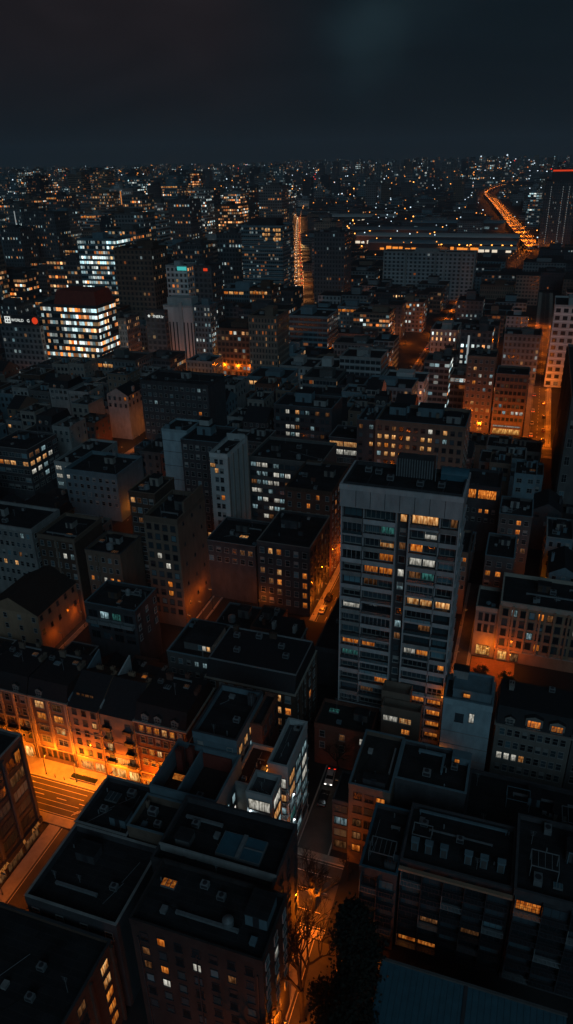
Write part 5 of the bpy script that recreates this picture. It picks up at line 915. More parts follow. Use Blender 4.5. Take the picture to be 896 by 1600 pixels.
# ============================================================ filling the blocks between
def clear(u0, u1, v0, v1, pad=.6):
    for a, b, c, d in RES:
        if u0-pad < b and u1+pad > a and v0-pad < d and v1+pad > c: return False
    return True
PT = []   # points of the place that must stay in view (u, v, z)
for b in HERO:
    for fu in (.08, .35, .65, .92):
        for fz in (.05, .4, .8, 1.0): PT.append((b.u0+(b.u1-b.u0)*fu, b.v0-.1, b.vb+(b.h-b.vb)*fz))
    for fv in (.2, .7):
        for fz in (.15, .6, 1.0): PT.append((b.u1+.1 if b.u1 < 0 else b.u0-.1, b.v0+(b.v1-b.v0)*fv, b.vb+(b.h-b.vb)*fz))
for (a, b, c, d, h) in FAR:
    for fu in (.1, .5, .9):
        for fz in (.5, .75, 1.0): PT.append((a+(b-a)*fu, c-.1, h*fz))
for px in ((497, 965), (515, 935), (526, 910), (130, 985), (205, 705), (190, 715), (210, 690), (640, 575), (705, 500), (390, 583), (350, 578), (700, 655), (735, 655), (825, 660), (845, 600), (855, 560), (735, 930), (728, 990), (760, 1040), (480, 1330), (520, 1340), (500, 1240), (468, 425), (466, 380), (467, 350), (800, 340), (770, 305), (820, 375), (812, 405), (780, 378), (880, 385), (600, 378), (575, 370), (650, 362), (700, 370)):
    u, v = uvpx(*px); PT.append((u, v, .5))
def blocks(u0, u1, v0, v1, h):
    e = .3
    for (a, b, c) in PT:
        if b <= v0: continue
        t0, t1 = 0.0, 1.0-1e-4; dz = c-CH
        ok = True
        for o, dd, lo, hi in ((0, a, u0+e, u1-e), (0, b, v0+e, v1-e)):
            if abs(dd) < 1e-6:
                if lo > 0 or hi < 0: ok = False; break
                continue
            p, q = lo/dd, hi/dd
            if p > q: p, q = q, p
            t0, t1 = max(t0, p), min(t1, q)
            if t0 >= t1: ok = False; break
        if ok:
            zt = CH+dz*t1      # lowest point of the ray inside the box
            if zt < h: return True
    return False
def inview(u0, u1, v, h, m=12):
    a = prj((u0+u1)/2, v, h); b = prj((u0+u1)/2, v, 0)
    wpx = 1125*(u1-u0)/2/max(30, v)
    return -wpx-m < a[0] < 896+wpx+m and (a[1] < 1600+m)
for hb in HERO:
    if hb.top == 'flat' and hb is not T: hb.junk(5 if hb.v0 < 130 else 3)
fills = []
v = 60.0
while v < 330:
    dep = R.uniform(11.5, 15) if v > 100 else 10
    hw = (v+60)*.62
    u = -hw*1.35
    while u < hw*.55+20:
        w = R.uniform(6.8, 12.5)
        for (dw, dd) in ((0, 0), (3, 2), (5, 4)):
            a, b, c, d = u, u+w-dw-.3, v, v+dep-dd
            if b-a < 4.5: break
            if clear(a, b, c, d, .25) and inview(a, b, c, 15, 40):
                h = R.uniform(12, 20) if v < 160 else R.uniform(14, 27)
                while h > 5.5 and blocks(a, b, c, d, h+1.5): h -= 1.8
                if h > 5.5: fills.append((a, b, c, d, h)); RES.append((a, b, c, d))
                break
        u += w
    v += dep + (R.choice([.2, 3.5]) if R.random() < .6 else .2)
# ---- label maker: nearest landmark + how it stands to it, made single by rank
used = {}
def label(look, u, v, far=False):
    x, y = prj(u, v, 8); best = None
    for n, a, c, h in LANDM:
        X, Y = prj(a, c, h*.5); dd = math.hypot(x-X, (y-Y)*1.2)
        if best is None or dd < best[0]: best = (dd, n, X, Y)
    dd, n, X, Y = best; dx, dy = x-X, y-Y
    if abs(dx) > abs(dy)*1.3: rel = 'right of' if dx > 0 else 'left of'
    elif dy < 0: rel = 'beyond'
    else: rel = 'in front of'
    key = look+' '+rel+' '+n
    if len(key.split()) > 15: key = look+' '+rel+' '+n.replace('the ', '', 1)
    if len(key.split()) > 15: key = key.replace(' many ', ' ').replace(' a few ', ' few ')
    used.setdefault(key, []).append(dd)
    k = len(used[key])
    if k == 1: return key, dd
    o = {2: 'second', 3: 'third', 4: 'fourth', 5: 'fifth', 6: 'sixth', 7: 'seventh', 8: 'eighth', 9: 'ninth'}.get(k, None)
    return ((o+' '+key) if o else key+' (group)'), dd
def order_key(f): 
    x, y = prj((f[0]+f[1])/2, f[2], 8); return min(math.hypot(x-prj(a, c, h*.5)[0], (y-prj(a, c, h*.5)[1])*1.2) for n, a, c, h in LANDM)
walls = [('plaster_grey', 'grey'), ('plaster_tan', 'tan'), ('brick_brown', 'brown brick'), ('concrete_dark', 'dark'), ('paint_blue', 'bluish'), ('plaster', 'pale plastered'), ('concrete', 'concrete'), ('brick_red', 'red brick')]
nwin = 0
for i, (a, b, c, d, h) in enumerate(sorted(fills, key=order_key)):
    wm, wn = R.choice(walls); q = R.random()
    tp = 'flat' if q < .62 else ('gable' if q < .78 else ('gablev' if q < .86 else 'mansard'))
    if tp != 'flat': h2 = max(4.5, h-3)
    else: h2 = h
    tn = {'flat': 'flat-roofed', 'gable': 'pitched-roof', 'gablev': 'gable-fronted', 'mansard': 'mansard'}[tp]
    sz = 'low' if h < 11 else ('tall' if h > 20 else 'small' if b-a < 9 else 'mid-height')
    lb, _ = label('%s %s %s house' % (sz, wn, tn), (a+b)/2, c)
    o = Bld('town_house', lb, 'house', a, b, c, d, h2, wm, roof='slate' if tp != 'flat' else R.choice(['bitumen', 'bitumen', 'gravel_roof']), par=R.choice([.5, .9, 1.2]), top=tp, group='ordinary houses filling the blocks', rim=R.choice([None, None, 'paint_blue', 'concrete', 'metal_grey']) if tp == 'flat' else None)
    cols = max(2, int((b-a)/2.3)); kd = R.choice(['s', 'k', '', 'k'])
    big = prj((a+b)/2, c, h)[1] > 640
    zmin = max(2.5, h-(11 if c < 170 else 9.5))
    if nwin < 1500:
        o.wins('F', cols, fl=R.uniform(3, 3.4), w=R.choice([1.0, 1.2, 1.5]), h=R.choice([1.4, 1.6]), kind=kd, lit=R.choice([.0, .03, .08, .16]), codes='oooowWcm', zmin=zmin)
        s = 'R' if (a+b)/2 < 0 else 'L'
        if R.random() < .75: o.wins(s, max(2, int((d-c)/3.2)), fl=3.2, w=1.0, h=1.4, kind=kd, lit=.05, codes='oowm', zmin=zmin)
    if tp == 'flat': o.clutter(R.choice([2, 3, 4]), i); o.junk(2)
    else:
        o.chim(o.hw-.7, 0, .7, 1.6, 2.6 if tp != 'mansard' else 5, z=o.h+.3)
        if R.random() < .4: o.chim(-o.hw+.7, 0, .7, 1.4, 2.4 if tp != 'mansard' else 5, z=o.h+.4)
        if tp == 'mansard': o.dormer(o.w*.3, R.choice('ddm')); o.dormer(o.w*.7, R.choice('ddo'))
# ---- middle and far distance ---------------------------------------------------
def hfield(u, v):
    """how tall the town is here, from its place"""
    x, y = prj(u, v, 0)
    r = R.random()
    if x < 450:
        if v < 430: return R.uniform(16, 30) if r < .4 else R.uniform(30, 54)
        if v < 1100: return R.uniform(22, 44) if r < .3 else R.uniform(48, 92)
        return R.uniform(18, 45) if r < .55 else R.uniform(50, 110)
    if v < 700: return R.uniform(14, 26) if r < .93 else R.uniform(26, 36)
    if v < 1900: return R.uniform(8, 20) if r < .93 else R.uniform(20, 45)
    if v < 2600: return R.uniform(12, 30) if r < .85 else R.uniform(40, 80)
    return R.uniform(18, 45) if r < .6 else R.uniform(50, 120)
# avenue, motorway and station keep their ground free
AV = [uvpx(463, 520), uvpx(465, 480), uvpx(468, 440), uvpx(466, 400), uvpx(466, 365), uvpx(467, 338)]
HWp = [uvpx(*p, 9) for p in ((829, 387), (812, 366), (796, 348), (779, 326), (766, 311), (759, 303), (762, 298), (779, 291), (800, 287))]
HW2 = [uvpx(*p, 9) for p in ((836, 382), (819, 361), (802, 343), (786, 325), (772, 309))]
RAMP = [uvpx(*p) for p in ((829, 388), (818, 400), (808, 409), (800, 418))]
EAST = [uvpx(*p, 5) for p in ((831, 385), (860, 384), (900, 384), (960, 384))]
def segd(p, a, b):
    ax, ay = a; bx, by = b; t = ((p[0]-ax)*(bx-ax)+(p[1]-ay)*(by-ay))/((bx-ax)**2+(by-ay)**2); t = max(0, min(1, t)); return math.hypot(p[0]-ax-t*(bx-ax), p[1]-ay-t*(by-ay))
def nearline(u, v, pl, r): return any(segd((u, v), pl[i], pl[i+1]) < r for i in range(len(pl)-1))
def lineblk(a, b, c, d):
    m = ((a+b)/2, (c+d)/2); r = math.hypot(b-a, d-c)/2
    return nearline(*m, AV, 5+r*.8) or nearline(*m, HWp, 14+r) or nearline(*m, HW2, 12+r) or nearline(*m, RAMP, 8+r*.7) or nearline(*m, EAST, 12+r*.7)
for pl in (HWp, AV[2:], RAMP):
    for i in range(len(pl)-1):
        for k in (0, .33, .66): PT.append((pl[i][0]+(pl[i+1][0]-pl[i][0])*k, pl[i][1]+(pl[i+1][1]-pl[i][1])*k, 9 if pl is HWp else .5))
ST = []
for px in ((600, 371, 812), (560, 357, 800), (520, 345, 760), (700, 336, 800), (560, 330, 690)):
    pass
STN = [(470, 560, 1085, 1110)]
# station: long low halls
def hall(px0, px1, v, dep, h, label_, lit):
    lo, hi = -1500, 1500
    def find(x):
        a, b = -2500, 2500
        for _ in range(40):
            m = (a+b)/2
            if prj(m, v, h)[0] < x: a = m
            else: b = m
        return a
    u0, u1 = find(px0), find(px1); RES.append((u0, u1, v-14, v+dep)); o = empty('station_hall', (u0+u1)/2, v+dep/2, label_, 'station hall', 'long low station halls'); w = (u1-u0)/2; d = dep/2
    b = MB(); b.box(-w, w, -d+1, d, 0, h-2, skip=(0,)); b.build('wall', 'concrete_dark', o)
    b = MB(); n = 10
    for i in range(n):
        a0_, a1_ = math.pi*i/n, math.pi*(i+1)/n; y0, y1 = -d*1.02*math.cos(a0_), -d*1.02*math.cos(a1_); z0, z1 = h-2+4*math.sin(a0_), h-2+4*math.sin(a1_); b.quad((-w, y0, z0), (w, y0, z0), (w, y1, z1), (-w, y1, z1))
    b.build('roof', 'paint_blue' if lit != 'w' else 'paint_white', o)
    if lit:
        b = MB(); k = int(w*2/9)
        for i in range(k):
            if R.random() < .72: x = -w+i*9; b.box(x, x+R.uniform(4, 9), -d+.2, -d+.8, 2.5, 2.5+R.uniform(2, 5))
        b.build('lit_window_row', {'o': 'station_orange', 'w': 'station_white', 'c': 'lit_cool'}[lit], o)
        if v < 1200:
            for q_ in range(24): PT.append((u0+(u1-u0)*(q_+.5)/24, v, 4.5))
    return u0, u1
hall(575, 808, 1075, 26, 13, 'long station hall with orange and white lights below its roof, nearest of the halls', 'o')
hall(556, 812, 1150, 34, 15, 'long pale-roofed station hall just behind the nearest one', 'w')
hall(748, 808, 1062, 8, 8, 'small platform building glowing white and orange at the right end of the station', 'w')
hall(540, 700, 1270, 34, 14, 'station hall with a broad grey vault in the middle distance', None)
hall(640, 790, 1420, 40, 14, 'station hall beyond the broad grey vault, right half', 'c')
hall(500, 620, 1560, 46, 14, 'farthest and leftmost long low hall', 'w')
tintn = list(TINTS); farn = []
city = FB(); v = 334.0; cnt = 0; NTH = 190
lots = []
while v < 9500:
    base = 15 if v < 420 else (20 if v < 700 else (26 if v < 1200 else (42 if v < 2600 else 85)))
    dep = base*R.uniform(.9, 1.3)
    hw = v*.62+30; u = -hw*1.30
    while u < v*.24+40:
        w = base*R.uniform(.8, 1.7)
        a, b, c, d = u, u+w-base*.06, v, v+dep
        u += w + (base*.5 if R.random() < .22 else 0)
        if not inview(a, b, c, 30, 60): continue
        if R.random() < (.03 if v < 900 else .15): continue
        if not clear(a, b, c, d, .4) or lineblk(a, b, c, d): continue
        h = hfield((a+b)/2, c)
        while h > 6 and (v < 2400) and blocks(a, b, c, d, h+1): h -= 3
        if h <= 6: continue
        if h > 45:   # towers stand slimmer than their lot
            k = min(1, 26/(b-a)); m = (a+b)/2; a, b = m-(b-a)*k/2, m+(b-a)*k/2; k = min(1, 24/(d-c)); d = c+(d-c)*k
        lots.append((a, b, c, d, h))
        if h < 80: RES.append((a, b, c, d)) if v < 420 else None
    v += dep + (base*.45 if R.random() < .55 else base*.05)
near = sorted([i for i in range(len(lots)) if inview(lots[i][0], lots[i][1], lots[i][2], 30, 2)], key=lambda i: -(lots[i][1]-lots[i][0])*lots[i][4]/lots[i][2]**2)[:NTH]
ns = set(near)
for i in sorted(ns, key=lambda i: order_key(lots[i])):
    a, b, c, d, h = lots[i]
    tn = R.choices(tintn, [4, 4, 2, 3, 2, 3, 3, 1])[0]; lit = R.choice([.04, .09, .15, .24, .38]); warm = R.choice([.85, .8, .5, .2]); 
    if h > 45: lit = R.choice([.1, .2, .3, .4])
    what = 'tower' if h > 45 else ('block' if h > 20 else 'low block')
    ln = ('mostly unlit' if lit < .05 else ('%s %s windows' % (('a few' if lit < .12 else 'many'), 'orange' if warm > .7 else ('mixed' if warm > .4 else 'white'))))
    lb, _ = label('%s %s, %s' % (tn, what, ln), (a+b)/2, c)
    gp = 'towers in the distance' if h > 45 else 'blocks in the middle distance'
    farb('tower_block' if h > 45 else 'city_block', lb, 'tower' if h > 45 else 'building', a, b, c, d, h, tn, lit, warm, R.choice([.35, .5, .65, .85]), R.choice([1.8, 2.2, 2.8]), 3.2, group=gp)
    rr_ = COL.objects[-1].parent; W_, D_ = (b-a)/2, (d-c)/2; q_ = R.random()
    if h > 30 and q_ < .28:
        x_ = R.uniform(-W_*.7, W_*.7); MB().box(x_-.5, x_+.5, -D_-.12, -D_-.02, h*R.uniform(.2, .5), h-3).build('stair_light', R.choice(['strip_orange', 'strip_orange', 'strip_white']), rr_)
    elif q_ > .86:
        z_ = h-R.uniform(3.2, 5)
        for k_ in range(R.randint(3, 7)): x_ = -W_+.6+k_*(2*W_-1.2)/7; MB().box(0, (2*W_-1.2)/9, -.1, 0, 0, 1.8).build('window', R.choice(['lit_orange', 'lit_warm']), rr_, (x_, -D_-.03, z_))
for i, (a, b, c, d, h) in enumerate(lots):
    if i in ns: continue
    k = 1.0 if c < 1500 else 1.6 if c < 3000 else 3.0
    tn = R.choices(tintn, [4, 4, 1, 3, 1, 3, 3, .4])[0]; leftish = prj((a+b)/2, c, 0)[0] < 460
    lit = R.choice([.02, .05, .1, .2, .35]) if leftish or c > 2600 else R.choice([.01, .03, .06, .14]); warm = R.choice([.9, .7, .5, .15, .3])
    city.blk(a, b, c, d, 0, h, TINTS[tn], (lit, warm, R.choice([.4, .6, .8])), 3*k, 3.3*k)
    if h > 14 and R.random() < .6: m = (a+b)/2; city.blk(m-(b-a)*.2, m+(b-a)*.15, c+(d-c)*.3, c+(d-c)*.7, h, h+R.uniform(2, 6), TINTS[tn], (0, 0, 0), 3, 3)
print('lots', len(lots), 'fills', len(fills), 'windows', sum(1 for o in COL.objects if o.name.startswith('window')), 'objs', len(COL.objects))
o = put('distant_city', city.mesh('distant_city')); tag(o, kind='stuff')
# scattered street-level and rooftop lights of the far city
def lights(name, mat, n, f):
    b = MB(); cu = cv = 0; left = 0; ang = 0
    for _ in range(n):
        if left <= 0: cv = 900*math.exp(R.random()**.8*math.log(9.5)); cu = R.uniform(-cv*.85, cv*.26); left = R.randint(1, 14); ang = R.choice([0, 0, math.pi/2, R.uniform(0, 3)])
        left -= 1; st_ = R.uniform(.008, .02)*cv; cu += st_*math.cos(ang); cv += st_*math.sin(ang)*.6; v = cv+R.uniform(-15, 15); u = cu+R.uniform(-15, 15)
        if not f(u, v): continue
        z = R.uniform(4, 30) if R.random() < .7 else R.uniform(30, 100); s = .25+v*R.uniform(.00012, .0004); x, y = xy(u, v); b.box(x-s, x+s, y-s, y+s, z, z+2*s)
    o = b.build(name, mat); tag(o, kind='stuff')
lights('distant_orange_lights', 'far_orange', 1000, lambda u, v: prj(u, v, 0)[0] < 500 or R.random() < .5); lights('distant_bright_lights', 'far_orange_bright', 260, lambda u, v: True); lights('distant_white_lights', 'far_white', 1000, lambda u, v: True); lights('distant_red_lights', 'far_red', 110, lambda u, v: True)
# ============================================================ avenue, motorway
def strip(name, pl, w, z, mat, th=0.0, kind='structure', side=0):
    b = MB(); P = []
    for i in range(len(pl)):
        a = pl[max(0, i-1)]; c = pl[min(len(pl)-1, i+1)]; dx, dy = c[0]-a[0], c[1]-a[1]; L = math.hypot(dx, dy); nx, ny = -dy/L, dx/L; p = pl[i]
        P.append(((p[0]+nx*(side-w/2), p[1]+ny*(side-w/2)), (p[0]+nx*(side+w/2), p[1]+ny*(side+w/2))))
    for i in range(len(P)-1):
        (a, b_), (c, d_) = P[i], P[i+1]; q = [xy(*a), xy(*c), xy(*d_), xy(*b_)]
        if th: b.hexa([(x, y, z-th) for x, y in q]+[(x, y, z) for x, y in q])
        else: b.quad(*[(x, y, z) for x, y in q])
    o = b.build(name, mat); tag(o, kind=kind); return o
def dens(pl, n=6):
    o = []
    for i in range(len(pl)-1):
        p0, p1, p2, p3 = pl[max(0, i-1)], pl[i], pl[i+1], pl[min(len(pl)-1, i+2)]
        for k in range(n):
            t = k/n; o.append(tuple(.5*((2*p1[j])+(-p0[j]+p2[j])*t+(2*p0[j]-5*p1[j]+4*p2[j]-p3[j])*t*t+(-p0[j]+3*p1[j]-3*p2[j]+p3[j])*t**3) for j in (0, 1)))
    o.append(pl[-1]); return o
strip('avenue', AV, 10, .03, 'asphalt'); strip('road_marking', AV, .5, .05, 'road_paint'); strip('road_marking', AV, .3, .05, 'road_paint', side=4.6); strip('road_marking', AV, .3, .05, 'road_paint', side=-4.6)
D1, D2 = dens(HWp), dens(HW2)
for n_, pl in (('motorway', D1), ('motorway', D2)):
    strip(n_, pl, 9.5, 9, 'concrete', 1.2)
    for s_ in (-4.6, 4.6): strip('motorway_barrier', pl, .5, 10.1, 'concrete', 1.1, side=s_)
strip('road_marking', D1, .4, 9.02, 'road_paint'); strip('road', RAMP, 12, .04, 'asphalt'); strip('road', EAST, 24, .035, 'asphalt')
for pl, st, w_ in ((D1, 90, 0), (D2, 90, 0)):
    b = MB(); acc = 0
    for i in range(len(pl)-1):
        L = math.dist(pl[i], pl[i+1]); acc += L
        if acc > st: acc = 0; x, y = xy(*pl[i]); b.box(x-1.2, x+1.2, y-1.2, y+1.2, 0, 7.8)
    tag(b.build('motorway_support', 'concrete'), kind='structure')
def walk(pl, step):
    acc = 0; out = []; nxt = step/2
    for i in range(len(pl)-1):
        a, b = pl[i], pl[i+1]; L = math.dist(a, b)
        while nxt <= acc+L:
            t = (nxt-acc)/L; out.append((a[0]+(b[0]-a[0])*t, a[1]+(b[1]-a[1])*t, math.atan2(b[1]-a[1], b[0]-a[0]))); nxt += step
        acc += L
    return out
def far_lamps(pl, step, z, P, off, lab, grp, hh=10, every=1, col=(1, .21, .01), mat='lamp_far'):
    for i, (u, v, a) in enumerate(walk(pl, step)):
        for sd in ((-1, 1) if off else (0,)):
            uu, vv = u-math.sin(a)*off*sd, v+math.cos(a)*off*sd
            r = empty('street_lamp', uu, vv, lab, 'street lamp', grp, z=z, rz=a)
            k = ('fl', hh, mat)
            if k not in WM:
                q = MB(); q.cone(0, 0, 0, hh, .18, .1, 5); m = MB(); m.box(-.6, .6, -.4, .4, hh, hh+.35); WM[k] = (q.mesh('pole', ['metal_dark']), m.mesh('lamp_head', [mat]))
            put('pole', WM[k][0], r); put('lamp_head', WM[k][1], r)
            if i % every == 0:
                L = bpy.data.lights.new('lamp_light', 'SPOT'); L.energy = P; L.color = col; L.shadow_soft_size = .6; L.spot_size = D2R(150); L.spot_blend = .4; o = bpy.data.objects.new('lamp_light', L); COL.objects.link(o); o.parent = r; o.location = (0, 0, hh-.6)
far_lamps(AV, 42, 0, 15000, 4.6, 'sodium lamp among the rows lining the bright straight avenue', 'lamps of the bright avenue', hh=9, col=(1, .36, .10))
far_lamps(D1, 64, 9, 26000, 4.2, 'sodium lamp among those on the curving raised motorway', 'lamps of the raised motorway', hh=8)
far_lamps(D2, 75, 9, 20000, 0, 'sodium lamp among those on the parallel motorway slip', 'lamps of the motorway slip', hh=8)
far_lamps(RAMP, 24, 0, 2200, 5, 'sodium lamp among those down the motorway ramp', 'lamps of the motorway ramp')
far_lamps(EAST, 60, 0, 9000, 10, 'sodium lamp among those along the wide road under the black skyscraper', 'lamps of the wide road')
# station forecourt lamps
for px in ((578, 372), (592, 376), (745, 384), (760, 384), (775, 385), (790, 386), (803, 386), (740, 372), (700, 386)):
    u, v = uvpx(*px); v = min(v, 1068) if px[0] > 600 else v
    r = empty('street_lamp', u, v, 'sodium lamp among those on the station forecourt', 'street lamp', 'station forecourt lamps'); q = MB(); q.cone(0, 0, 0, 11, .2, .1, 5); q.build('pole', 'metal_dark', r); q = MB(); q.box(-1, 1, -.5, .5, 11, 11.6); q.build('lamp_head', 'lamp_orange', r)
    L = bpy.data.lights.new('lamp_light', 'SPOT'); L.spot_size = D2R(150); L.energy = 9000; L.color = (1, .27, .03); L.shadow_soft_size = .6; o = bpy.data.objects.new('lamp_light', L); COL.objects.link(o); o.parent = r; o.location = (0, 0, 10)
# ============================================================ lamps of the near streets
names = ['by the arched doorway', 'by the wide-bay townhouse', 'by the plain plastered townhouse', 'by the balconied townhouse', 'by the red brick house']
for u, n, P in zip((-99, -89, -81.3, -72.5, -62.5), names, (2300, 4200, 6200, 6400, 5200)):
    lamp_post(u, 92.6+.6, math.pi, 'slim black street lamp on the bright pavement '+n, P, h=4.6, arm=.6)
lamp_post(-108, 92.9, math.pi, 'slim black street lamp on the bright pavement at the left edge of the picture', 2000, h=4.6, arm=1.0)
for u, n in ((-96, 'left'), (-72, 'right')): lamp_post(u, 83.9, 0, 'street lamp on the near kerb of the bright street, %s one' % n, 300, h=6.5, arm=1.2)
lamp_post(-79.3, 66, math.pi/2, 'street lamp by the dark corner shop signs, nearer one', 700, h=6); lamp_post(-79.3, 50, math.pi/2, 'street lamp by the dark corner shop signs, nearer the picture bottom', 500, h=6)
lamp_post(-35, 90.9, 0, 'street lamp at the foot of the white corner house', 1500, h=6); lamp_post(-24, 76.6, math.pi, 'street lamp across the crossing from the white corner house', 4600, h=6)
lamp_post(-23.6, 58, math.pi/2, 'street lamp behind the bare tree at the bottom', 4200, h=6.5); lamp_post(-24, 40, math.pi/2, 'street lamp below the bottom edge trees', 3000, h=6.5); lamp_post(-24.7, 105, -math.pi/2, 'street lamp on the dim lane beside the white corner house', 40, h=6, col=(1, .7, .45))
for v, n in ((169, 'nearest'), (178, 'second'), (188, 'third'), (200, 'fourth'), (216, 'farthest')): lamp_post(-50.4, v, math.pi/2, '%s street lamp along the orange lane left of the tower' % n, 1500, h=5.5, arm=1.0)
lamp_post(-111.9, 134, -math.pi/2, 'street lamp in the lane below the ochre house', 200, h=4.5, arm=.3); lamp_post(-111.9, 144, -math.pi/2, 'street lamp in the lane behind the ochre house', 200, h=5, arm=.3)
for v, n in ((149, 'near'), (156, 'middle'), (163, 'far')): lamp_post(-79.9, v, -math.pi/2, '%s lamp in the lane under the huge blank side wall' % n, 420, h=7, arm=.5)
lamp_post(-97.4, 147.5, 0, 'lamp between the tan block and the square-windowed wing', 260, h=6, arm=.6)
lamp_post(-82.2, 193.5, math.pi/2, 'lamp in the gap right of the white narrow block', 420, h=6, arm=.6); lamp_post(-95, 188, 0, 'lamp low in front of the white narrow block', 160, h=6, arm=.6)
for v, n in ((156, 'nearer'), (176, 'farther')): lamp_post(-8.9, v, math.pi/2, '%s lamp in the alley right of the tower' % n, 420, h=5.5, arm=.8)
wall_light(-.9, 160.6, 5.2, 1300, 'lamp glowing over the orange courtyard'); wall_light(4.9, 159.6, 5.2, 700, 'second lamp over the orange courtyard, right of the arched window')
wall_light(-7.7, 117.2, 8, 120, 'lamp low on the tower side above the annexes'); wall_light(-8.4, 121.6, 19, 160, 'orange lamp on the lower balconies of the tower')
for v, n in ((248, 'first'), (262, 'second'), (278, 'third'), (300, 'fourth'), (325, 'fifth'), (352, 'sixth')): lamp_post(-170, v, math.pi/2, '%s street lamp up the winding lit lane on the left' % n, 1500, h=6, arm=2.5, col=(1, .24, .02))
for u in (-196, -187, -178, -169, -160): lamp_post(u, 402, math.pi, 'street lamp in front of the office block over the orange street', 3600, h=7, arm=2, group='lamps before the orange-street office')
for v in (412, 424): lamp_post(-156.5, v, -math.pi/2, 'street lamp at the right-hand corner of the orange-street office', 2200, h=7, arm=2, group='lamps beside the orange-street office')
for i, v in enumerate((399, 409, 421, 436, 470, 505, 540, 575, 610, 650, 690)): lamp_post(-69.2, v, math.pi/2, 'street lamp along the diagonal-looking lit street right of centre', 5200 if v < 440 or v > 560 else 2500, h=5, arm=1.5, group='lamps of the lit street right of centre')
for i, v in enumerate(range(334, 600, 22)): lamp_post(13.5, v, -math.pi/2, 'street lamp along the lit street near the right edge', 3800, h=6, arm=2.5, group='lamps of the lit street near the right edge')
for u in (-34, -24, -14, -3): lamp_post(u, 327, math.pi, 'street lamp along the crossing below the orange shopfront', 4500, h=7, arm=2, group='lamps of the crossing by the shopfront')
RR = random.Random(4)
for i in range(60):      # lamps in yards and lanes between the middle-distance blocks
    for _ in range(30):
        v = RR.uniform(150, 430) if i > 34 else RR.uniform(360, 1300); u = RR.uniform(-v*.8, v*.2)
        if inview(u-1, u+1, v, 0, -20) and not any(a-1 < u < b+1 and c-1 < v < d+1 for a, b, c, d, h in lots) and clear(u-1, u+1, v-1, v+1, 0) and not any(a-1 < u < b+1 and c-1 < v < d+1 for a, b, c, d, h in fills): break
    else: continue
    lamp_post(u, v, RR.choice([0, math.pi]), 'yard lamp half hidden between the middle-distance blocks', (600 if v < 330 else 2400+v*5), h=5, arm=1.5, group='yard lamps between the far blocks')
# ============================================================ cars
def car(u, v, rz, label_, paint, on=False, group=None):
    r = empty('parked_car' if not on else 'car', u, v, label_, 'car', group, z=.02, rz=rz)
    k = ('car', paint)
    if k not in WM:
        b = MB(); 
        prof = [(-2.15, .32), (-2.2, .72), (-1.95, .92), (-1.3, .98), (1.0, .95), (1.95, .80), (2.18, .55), (2.15, .3)]
        n = len(prof)
        for s in (-.86, .86): 
            for x, z in prof: b.v.append((x, s*(.97 if z > .9 else 1), z))
        for i in range(n): j = (i+1) % n; b.f.append((i, j, n+j, n+i)); b.m.append(0)
        b.f.append(tuple(range(n-1, -1, -1))); b.m.append(0); b.f.append(tuple(range(n, 2*n))); b.m.append(0)
        c = MB(); c.hexa([(-1.75, -.78, .9), (1.05, -.78, .9), (1.05, .78, .9), (-1.75, .78, .9), (-1.2, -.62, 1.38), (.35, -.62, 1.38), (.35, .62, 1.38), (-1.2, .62, 1.38)], 1)
        c.box(-1.15, .3, -.6, .6, 1.375, 1.42, 0)
        w = MB(); w.tube((0, -.1, 0), (0, .1, 0), .32, None, 14); w.tube((0, -.11, 0), (0, .11, 0), .18, None, 10, 1)
        hl = MB(); hl.box(-.04, .04, -.2, .2, -.08, .08)
        WM[k] = (b.mesh('body', [paint]), c.mesh('cabin', [paint, 'car_glass']), w.mesh('wheel', ['rubber', 'metal_grey']), hl.mesh('headlight', ['head' if on else 'glass_pale']), hl.mesh('taillight', ['tail' if on else 'copper_red']))
        WM[('on', paint)] = (hl.mesh('headlight', ['head']), hl.mesh('taillight', ['tail']))
    m = WM[k]; put('body', m[0], r); put('cabin', m[1], r)
    for x in (-1.35, 1.35):
        for y in (-.82, .82): put('wheel', m[2], r, (x, y, .32))
    h_ = WM[('on', paint)] if on else (m[3], m[4])
    for y in (-.62, .62): put('headlight', h_[0], r, (2.16, y, .6)); put('taillight', h_[1], r, (-2.2, y, .72))
    if on:
        L = bpy.data.lights.new('headlight_beam', 'SPOT'); L.energy = 25; L.color = (1, .93, .82); L.spot_size = D2R(70); L.shadow_soft_size = .1; o = bpy.data.objects.new('headlight_beam', L); COL.objects.link(o); o.parent = r; o.location = (2.3, 0, .65); o.rotation_euler = (0, -D2R(84), 0)
P2 = ['car_black', 'car_silver', 'car_red', 'car_white']; CN = {'car_black': 'black', 'car_silver': 'silver', 'car_red': 'dark red', 'car_white': 'white'}
car(-29.4, 110.5, -1.5, 'white car with headlights on in the dim lane beside the white house', 'car_white', True); car(-29.2, 104.6, 1.6, 'black car parked in the dim lane beside the white house', 'car_black')
car(-69.5, 90.9, 0, 'white car parked by the kerb before the balconied townhouse', 'car_white'); 
car(-57.5, 90.0, 0, 'silver car parked at the right end of the bright street', 'car_silver')
for i, (v, p) in enumerate(((171, 2), (177, 0), (183, 1), (190, 3), (197, 0), (205, 1))): car(-44.2, v, math.pi/2, '%s car parked %s along the orange lane left of the tower' % (CN[P2[p]], ['first', 'second', 'third', 'fourth', 'fifth', 'sixth'][i]), P2[p])
for i, (v, p) in enumerate(((168, 1), (175, 0), (194, 0))): car(-48.6, v+4, math.pi/2, '%s car on the left kerb of the orange lane, %s' % (CN[P2[p]], ['nearest', 'middle', 'farthest'][i]), P2[p])
